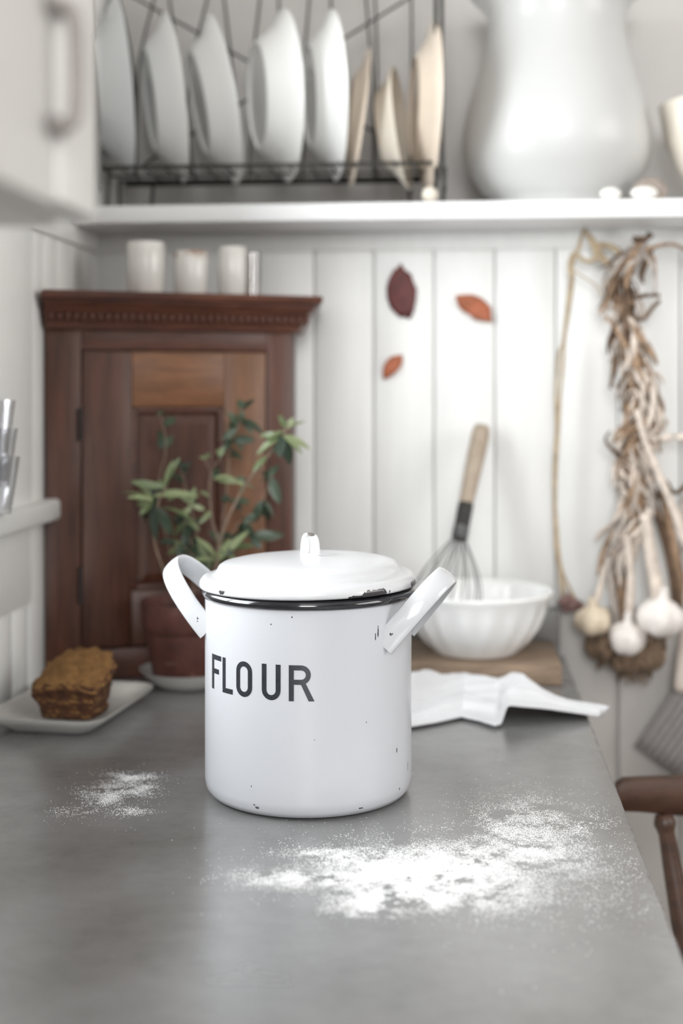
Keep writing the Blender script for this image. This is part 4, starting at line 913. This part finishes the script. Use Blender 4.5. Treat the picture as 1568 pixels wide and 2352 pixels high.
def garlic(px, py, rpx, dy, mat, lean, squash=1.0, seed=0):
    Y = GY + dy; c = at(px, py, Y); r = rpx * Y / FPX; seg = 48
    pr = [(0.02, -0.86), (0.30, -0.84), (0.62, -0.74), (0.88, -0.45), (1.0, -0.08), (0.98, 0.26), (0.86, 0.54), (0.60, 0.74), (0.34, 0.86), (0.22, 1.05), (0.17, 1.5)]
    v, f = lathe([(a * r, b_ * r * squash) for a, b_ in pr], (0, 0, 0), seg, lambda a, z: 1 + (0.21 * abs(math.cos(2.5 * a + seed)) - 0.12) * (1 if z < r * 0.6 else 0.3))
    f = f + [tuple(range(len(v) - seg, len(v)))]
    m = Matrix.Translation(c) @ Matrix.Rotation(lean, 4, 'Y') @ Matrix.Rotation(0.25, 4, 'X')
    o = mesh('garlic_bulb', xf((v, f), m), M[mat], gb, auto=80); rd = random.Random(seed)
    for q in range(34):                               # root tuft below the bulb
        a = rd.uniform(0, 6.28); l = rd.uniform(0.2, 0.8) * r; p0_ = m @ Vector((0.22 * r * math.cos(a), 0.22 * r * math.sin(a), -0.8 * r * squash)); p1_ = m @ Vector((0.5 * r * math.cos(a + .5), 0.5 * r * math.sin(a + .5), -0.86 * r * squash - l))
        p2_ = (p0_ + p1_) / 2 + Vector((rd.uniform(-1, 1), rd.uniform(-1, 1), 0)) * 0.15 * r
        mesh('root', tube([p0_, p2_, p1_], [0.0013, 0.0011, 0.0006], 5), M['root'], o)
    return o
garlic(1516, 1418, 50, -0.060, 'garlic', 0.10, 0.95, 1); garlic(1362, 1425, 40, -0.030, 'garlic_cream', -0.12, 0.9, 2); garlic(1440, 1466, 40, -0.050, 'garlic', 0.02, 1.05, 3)
garlic(1388, 1480, 44, -0.008, 'root', -0.1, 0.9, 4); garlic(1480, 1500, 48, -0.006, 'root', 0.1, 0.85, 5); garlic(1440, 1515, 40, -0.008, 'root', 0.0, 0.8, 6)

cb = thing('dried_chive_bunch', 'thin bunch of dried chive stalks with faded purple heads hanging upside down', 'dried herbs', (at(1300, 1390, 2.10).x, 2.10, at(1300, 1390, 2.10).z))
nl = at(1340, 531, WY); mesh('nail', tube([(nl.x, WY + 0.004, nl.z), (nl.x, WY - 0.040, nl.z + 0.005)], 0.0018, 8), M['iron'], cb)
for pts, r0 in (([(1340, 528), (1325, 575), (1312, 620), (1303, 700), (1292, 790), (1283, 810), (1276, 900), (1278, 1000), (1272, 1100), (1276, 1250), (1285, 1310), (1290, 1375)], 0.0024),
                ([(1338, 530), (1330, 570), (1315, 600), (1308, 680), (1296, 780), (1292, 850), (1281, 950), (1272, 1080), (1278, 1200), (1288, 1300), (1312, 1360), (1328, 1385)], 0.0022),
                ([(1342, 528), (1360, 560), (1368, 590), (1345, 600), (1318, 582), (1308, 610), (1312, 640)], 0.0036), ([(1342, 528), (1370, 562), (1385, 590), (1410, 612), (1440, 620)], 0.0034),
                ([(1316, 620), (1345, 640), (1372, 660), (1388, 690), (1410, 715)], 0.0014), ([(1310, 600), (1316, 640), (1306, 720), (1294, 800), (1284, 960), (1276, 1150), (1284, 1290), (1300, 1370)], 0.0018),
                ([(1375, 560), (1410, 570), (1430, 590), (1450, 625)], 0.0048), ([(1370, 590), (1395, 605), (1420, 640), (1440, 690)], 0.004)):
    P = smooth_path([at(x, y, 2.092) for x, y in pts], 5); mesh('stalk', tube(P, r0, 7), M['chive'], cb)
for i, (x, y) in enumerate(((1292, 1382), (1306, 1374), (1320, 1384), (1330, 1392), (1312, 1394), (1300, 1396))):
    p = at(x, y, 2.088 + 0.006 * (i % 2)); mesh('flower_head', ico(p, 0.0085, 2, (1, 1, 0.85), 0.16, i), M['chive_head'], cb)

# ribbed cloth and wooden spoon by the garlic
TYq = 2.108; c0 = at(1456, 1710, TYq); cu = (at(1560, 1557, TYq) - c0); cv = (at(1568, 1786, TYq) - c0); cu.normalize(); cv.normalize()
n1, n2 = 120, 8; V = []; Fc = []; LU, LV = 0.22, 0.17
for i in range(n1 + 1):
    for j in range(n2 + 1):
        rib = 0.0030 * math.cos(2 * math.pi * i / n1 * 15); edge = 0.003 if i < 4 or i > n1 - 4 else 0
        p = c0 + cv * (LV * i / n1) + cu * (LU * j / n2) + Vector((0, -0.008 - rib - edge - 0.004 * math.sin(3 * j / n2), 0)); V.append(tuple(p))
for i in range(n1):
    for j in range(n2): a = i * (n2 + 1) + j; Fc.append((a, a + n2 + 1, a + n2 + 2, a + 1))
tq = thing('ribbed_cloth', 'taupe ribbed cloth hanging askew on the wall below the garlic', 'cloth', tuple(c0))
o = mesh('cloth', (V, Fc), M['taupe_cloth'], tq); md = o.modifiers.new('thickness', 'SOLIDIFY'); md.thickness = 0.005; md.offset = 0
tpn = c0 + cu * LU + cv * (LV * 0.5)
mesh('hanging_loop', tube(smooth_path([tpn - cv * 0.01, tpn + cu * 0.03 + Vector((0, 0.004, 0)), tpn + cv * 0.01], 6), 0.0016, 7), M['taupe_cloth'], tq)
mesh('nail', tube([tuple(tpn + cu * 0.027 + Vector((0, -0.01, 0))), tuple(tpn + cu * 0.027 + Vector((0, 0.026, 0)))], 0.002, 8), M['iron'], tq)
s0 = at(1562, 1588, 2.062); s1 = at(1590, 1230, 2.075); sd = (s1 - s0).normalized()
ws = thing('wooden_spoon', 'pale wooden spoon handle hanging beside the garlic before the ribbed cloth', 'spoon', tuple(s0))
mesh('handle', tube([s0 - sd * 0.001, s0 + sd * 0.003, s0 + sd * 0.010, s0 + sd * 0.03, s0 + sd * 0.12, s1], [0.004, 0.0085, 0.0105, 0.0100, 0.0075, 0.006], 16, 0.8, (1, 0, 0)), M['spoon'], ws)
mesh('bowl', tube([s1, s1 + sd * 0.015, s1 + sd * 0.035, s1 + sd * 0.055, s1 + sd * 0.066, s1 + sd * 0.069], [0.006, 0.016, 0.024, 0.021, 0.011, 0.003], 20, 0.28, (1, 0, 0)), M['spoon'], ws)
mesh('nail', tube([tuple(s1 + sd * 0.05 + Vector((0.0, -0.012, 0))), (s1.x + sd.x * 0.05, WY + 0.006, s1.z + sd.z * 0.05)], 0.002, 8), M['iron'], ws)

# ------------------------------------------------------------------ chair past the counter edge
HY = 1.70; hx0 = at(1412, 1800, HY).x; hw_ = 0.42
zt = at(1440, 1788, HY).z; zbm = at(1520, 1884, HY).z
ch = thing('wooden_chair', 'dark brown wooden chair with turned back posts beside the counter', 'chair', (hx0 + hw_ / 2, 1.5, 0))
n = 40; V = []; Fc = []
for i in range(n + 1):
    u = i / n; x = hx0 + hw_ * u; cur = 0.030 * (1 - (2 * u - 1) ** 2)
    e = min(u, 1 - u); arch = 0.5 - 0.5 * math.cos(math.pi * min(1, e / 0.26)); rise = 0.010 * (1 - arch)
    top = zt - (0.006 * (1 - min(1, e / 0.02)) ** 2); bot = zbm + rise
    for dy, z in ((-0.009, bot + 0.004), (-0.011, (top + bot) / 2), (-0.009, top - 0.004), (-0.004, top), (0.004, top), (0.009, top - 0.004), (0.011, (top + bot) / 2), (0.009, bot + 0.004), (0.004, bot), (-0.004, bot)):
        V.append((x, HY + cur + dy, z))
for i in range(n):
    for q in range(10): Fc.append((i * 10 + q, i * 10 + (q + 1) % 10, (i + 1) * 10 + (q + 1) % 10, (i + 1) * 10 + q))
Fc += [tuple(range(9, -1, -1)), tuple(range(n * 10, n * 10 + 10))]
mesh('crest_rail', (V, Fc), M['chair'], ch, auto=50)
seat_z = 0.445
def turned(x0, z0, x1, z1, y0, y1, rs):
    a, b_ = Vector((x0, y0, z0)), Vector((x1, y1, z1)); return tube([a.lerp(b_, t) for t, _ in rs], [r for _, r in rs], 16)
pr = [(0, 0.011), (0.02, 0.0135), (0.035, 0.0145), (0.05, 0.0125), (0.07, 0.0105), (0.2, 0.0125), (0.45, 0.0150), (0.6, 0.0125), (0.7, 0.0165), (0.78, 0.012), (1, 0.010)]
for sgn in (0, 1):
    xa = at(1526, 1884, HY).x; xb = xa + 0.052
    if sgn: xa, xb = 2 * (hx0 + hw_ / 2) - xa, 2 * (hx0 + hw_ / 2) - xb
    mesh('back_post', turned(xa, zbm + 0.004, xb, seat_z, HY + 0.012, HY - 0.05, pr), M['chair'], ch)
for i in range(4):
    x = hx0 + hw_ * (0.36 + 0.28 * i / 3); mesh('spindle', turned(x, zbm + 0.012, hx0 + hw_ * (0.42 + 0.16 * i / 3), seat_z, HY + 0.027, HY - 0.045, [(0, 0.006), (0.4, 0.008), (0.6, 0.0085), (1, 0.0065)]), M['chair'], ch)
cx = hx0 + hw_ / 2
mesh('seat', loft([(rrect(0.18, 0.18, 0.06), 0), (rrect(0.20, 0.20, 0.07), 0.008), (rrect(0.205, 0.205, 0.07), 0.022), (rrect(0.20, 0.20, 0.07), 0.030), (rrect(0.15, 0.15, 0.06), 0.026)], (cx, 1.50, seat_z - 0.026), 0), M['chair'], ch, auto=40)
for sx_ in (-1, 1):
    for sy_ in (-1, 1): mesh('leg', turned(cx + sx_ * 0.13, seat_z - 0.02, cx + sx_ * 0.18, 0.0, 1.5 + sy_ * 0.13, 1.5 + sy_ * 0.19, [(0, 0.012), (0.15, 0.017), (0.3, 0.019), (0.45, 0.014), (0.5, 0.018), (0.55, 0.014), (1, 0.011)]), M['chair'], ch)
for sy_ in (-1, 1): mesh('stretcher', turned(cx - 0.155, 0.21, cx + 0.155, 0.21, 1.5 + sy_ * 0.16, 1.5 + sy_ * 0.16, [(0, 0.008), (0.5, 0.012), (1, 0.008)]), M['chair'], ch)

# ------------------------------------------------------------------ flour spilled on the counter
def spill(name, blobs, n, label, size):
    """blobs: (px, py, half length px, half depth px, turn deg, weight, softness): grains scattered on the worktop round these places"""
    pts = []
    W_ = np.array([b[5] for b in blobs], float); W_ /= W_.sum(); ph = rng.uniform(0, 6.28, 12)
    for b, w in zip(blobs, W_):
        c = at_z(b[0], b[1]); mx = (at_z(b[0] + b[2], b[1]) - c).length; my = (at_z(b[0], b[1] - b[3]) - c).length
        k_ = int(n * w); q = rng.normal(0, 0.55, (k_, 2)) if b[6] else rng.uniform(-1, 1, (k_, 2)) * np.sqrt(rng.uniform(0, 1, (k_, 1)))
        a = math.radians(b[4]); X = q[:, 0] * mx; Yq = q[:, 1] * my
        pts.append(np.stack([c.x + X * math.cos(a) - Yq * math.sin(a), c.y + X * math.sin(a) + Yq * math.cos(a)], 1))
    P = np.concatenate(pts)
    def vn(q, cell):                                  # smooth value noise on a lattice
        g = q / cell; i0 = np.floor(g).astype(int); f_ = g - i0; f_ = f_ * f_ * (3 - 2 * f_)
        tab = np.random.default_rng(int(cell * 1e6)).uniform(0, 1, (512, 512))
        h = lambda a, b: tab[(i0[:, 0] + a) % 512, (i0[:, 1] + b) % 512]
        return (h(0, 0) * (1 - f_[:, 0]) + h(1, 0) * f_[:, 0]) * (1 - f_[:, 1]) + (h(0, 1) * (1 - f_[:, 0]) + h(1, 1) * f_[:, 0]) * f_[:, 1]
    den = 0.5 * vn(P, 0.019) + 0.3 * vn(P + 3.3, 0.0085) + 0.2 * vn(P + 7.7, 0.0035)
    P = P[rng.uniform(0.28, 0.62, len(P)) < den]
    P = P[P[:, 0] < 0.160]
    n_ = len(P); r = size * rng.uniform(0.5, 1.25, n_) ** 1.5
    base = np.array([(1, 0, 0), (0, 1, 0), (-1, 0, 0), (0, -1, 0), (0, 0, 0.9)]); fc = np.array([(0, 1, 4), (1, 2, 4), (2, 3, 4), (3, 0, 4)])
    a = rng.uniform(0, 6.28, n_); co, si = np.cos(a)[:, None], np.sin(a)[:, None]; st_ = rng.uniform(0.6, 1.5, n_)[:, None]
    vx = (base[None, :, 0] * co - base[None, :, 1] * si * st_) * r[:, None]; vy = (base[None, :, 0] * si + base[None, :, 1] * co * st_) * r[:, None]; vz = base[None, :, 2] * r[:, None] + 0.0001
    c = at_z(blobs[0][0], blobs[0][1])
    V = np.stack([vx + P[:, 0:1] - c.x, vy + P[:, 1:2] - c.y, vz], 2).reshape(-1, 3).astype(np.float32)
    Fc = (fc[None] + (np.arange(n_) * 5)[:, None, None]).reshape(-1).astype(np.int32)
    me = bpy.data.meshes.new(name); me.vertices.add(len(V)); me.vertices.foreach_set('co', V.ravel()); me.loops.add(len(Fc)); me.loops.foreach_set('vertex_index', Fc)
    nf = len(Fc) // 3; me.polygons.add(nf); me.polygons.foreach_set('loop_start', np.arange(0, nf * 3, 3, dtype=np.int32)); me.polygons.foreach_set('loop_total', np.full(nf, 3, np.int32)); me.update(); me.validate()
    me.materials.append(M['flour']); o = bpy.data.objects.new(name, me); C.objects.link(o); o.location = (c.x, c.y, 0.90); tag(o, label, 'flour', None, 'stuff')
spill('flour_spill', [(950, 2005, 290, 42, 0, 26, 0), (900, 2050, 170, 50, 2, 17, 0), (690, 2020, 150, 20, 2, 6, 1), (1090, 1965, 180, 26, 10, 9, 1), (1210, 1930, 90, 60, 25, 9, 1), (1230, 1870, 110, 45, 0, 5, 1), (1060, 1990, 330, 75, 0, 12, 1),
      (1340, 1900, 75, 18, 28, 0.9, 1), (1060, 2060, 180, 35, 0, 7, 1), (870, 2088, 80, 22, 3, 6, 0), (1250, 1950, 240, 110, 0, 2.5, 1), (800, 1960, 120, 14, 5, 3, 1)], 190000, 'wide drift of white flour spilled in front of the canister', 0.00038)
spill('flour_spill', [(300, 1785, 55, 12, 5, 4, 1), (260, 1815, 60, 14, 10, 4, 1), (235, 1835, 40, 14, 15, 3, 1), (170, 1862, 45, 13, 8, 1.6, 1), (300, 1864, 50, 10, 0, 1.0, 1), (330, 1815, 30, 14, 0, 1.6, 1), (250, 1825, 110, 45, 8, 1.6, 1)], 16000, 'small smudge of white flour on the counter near the cake dish', 0.00032)
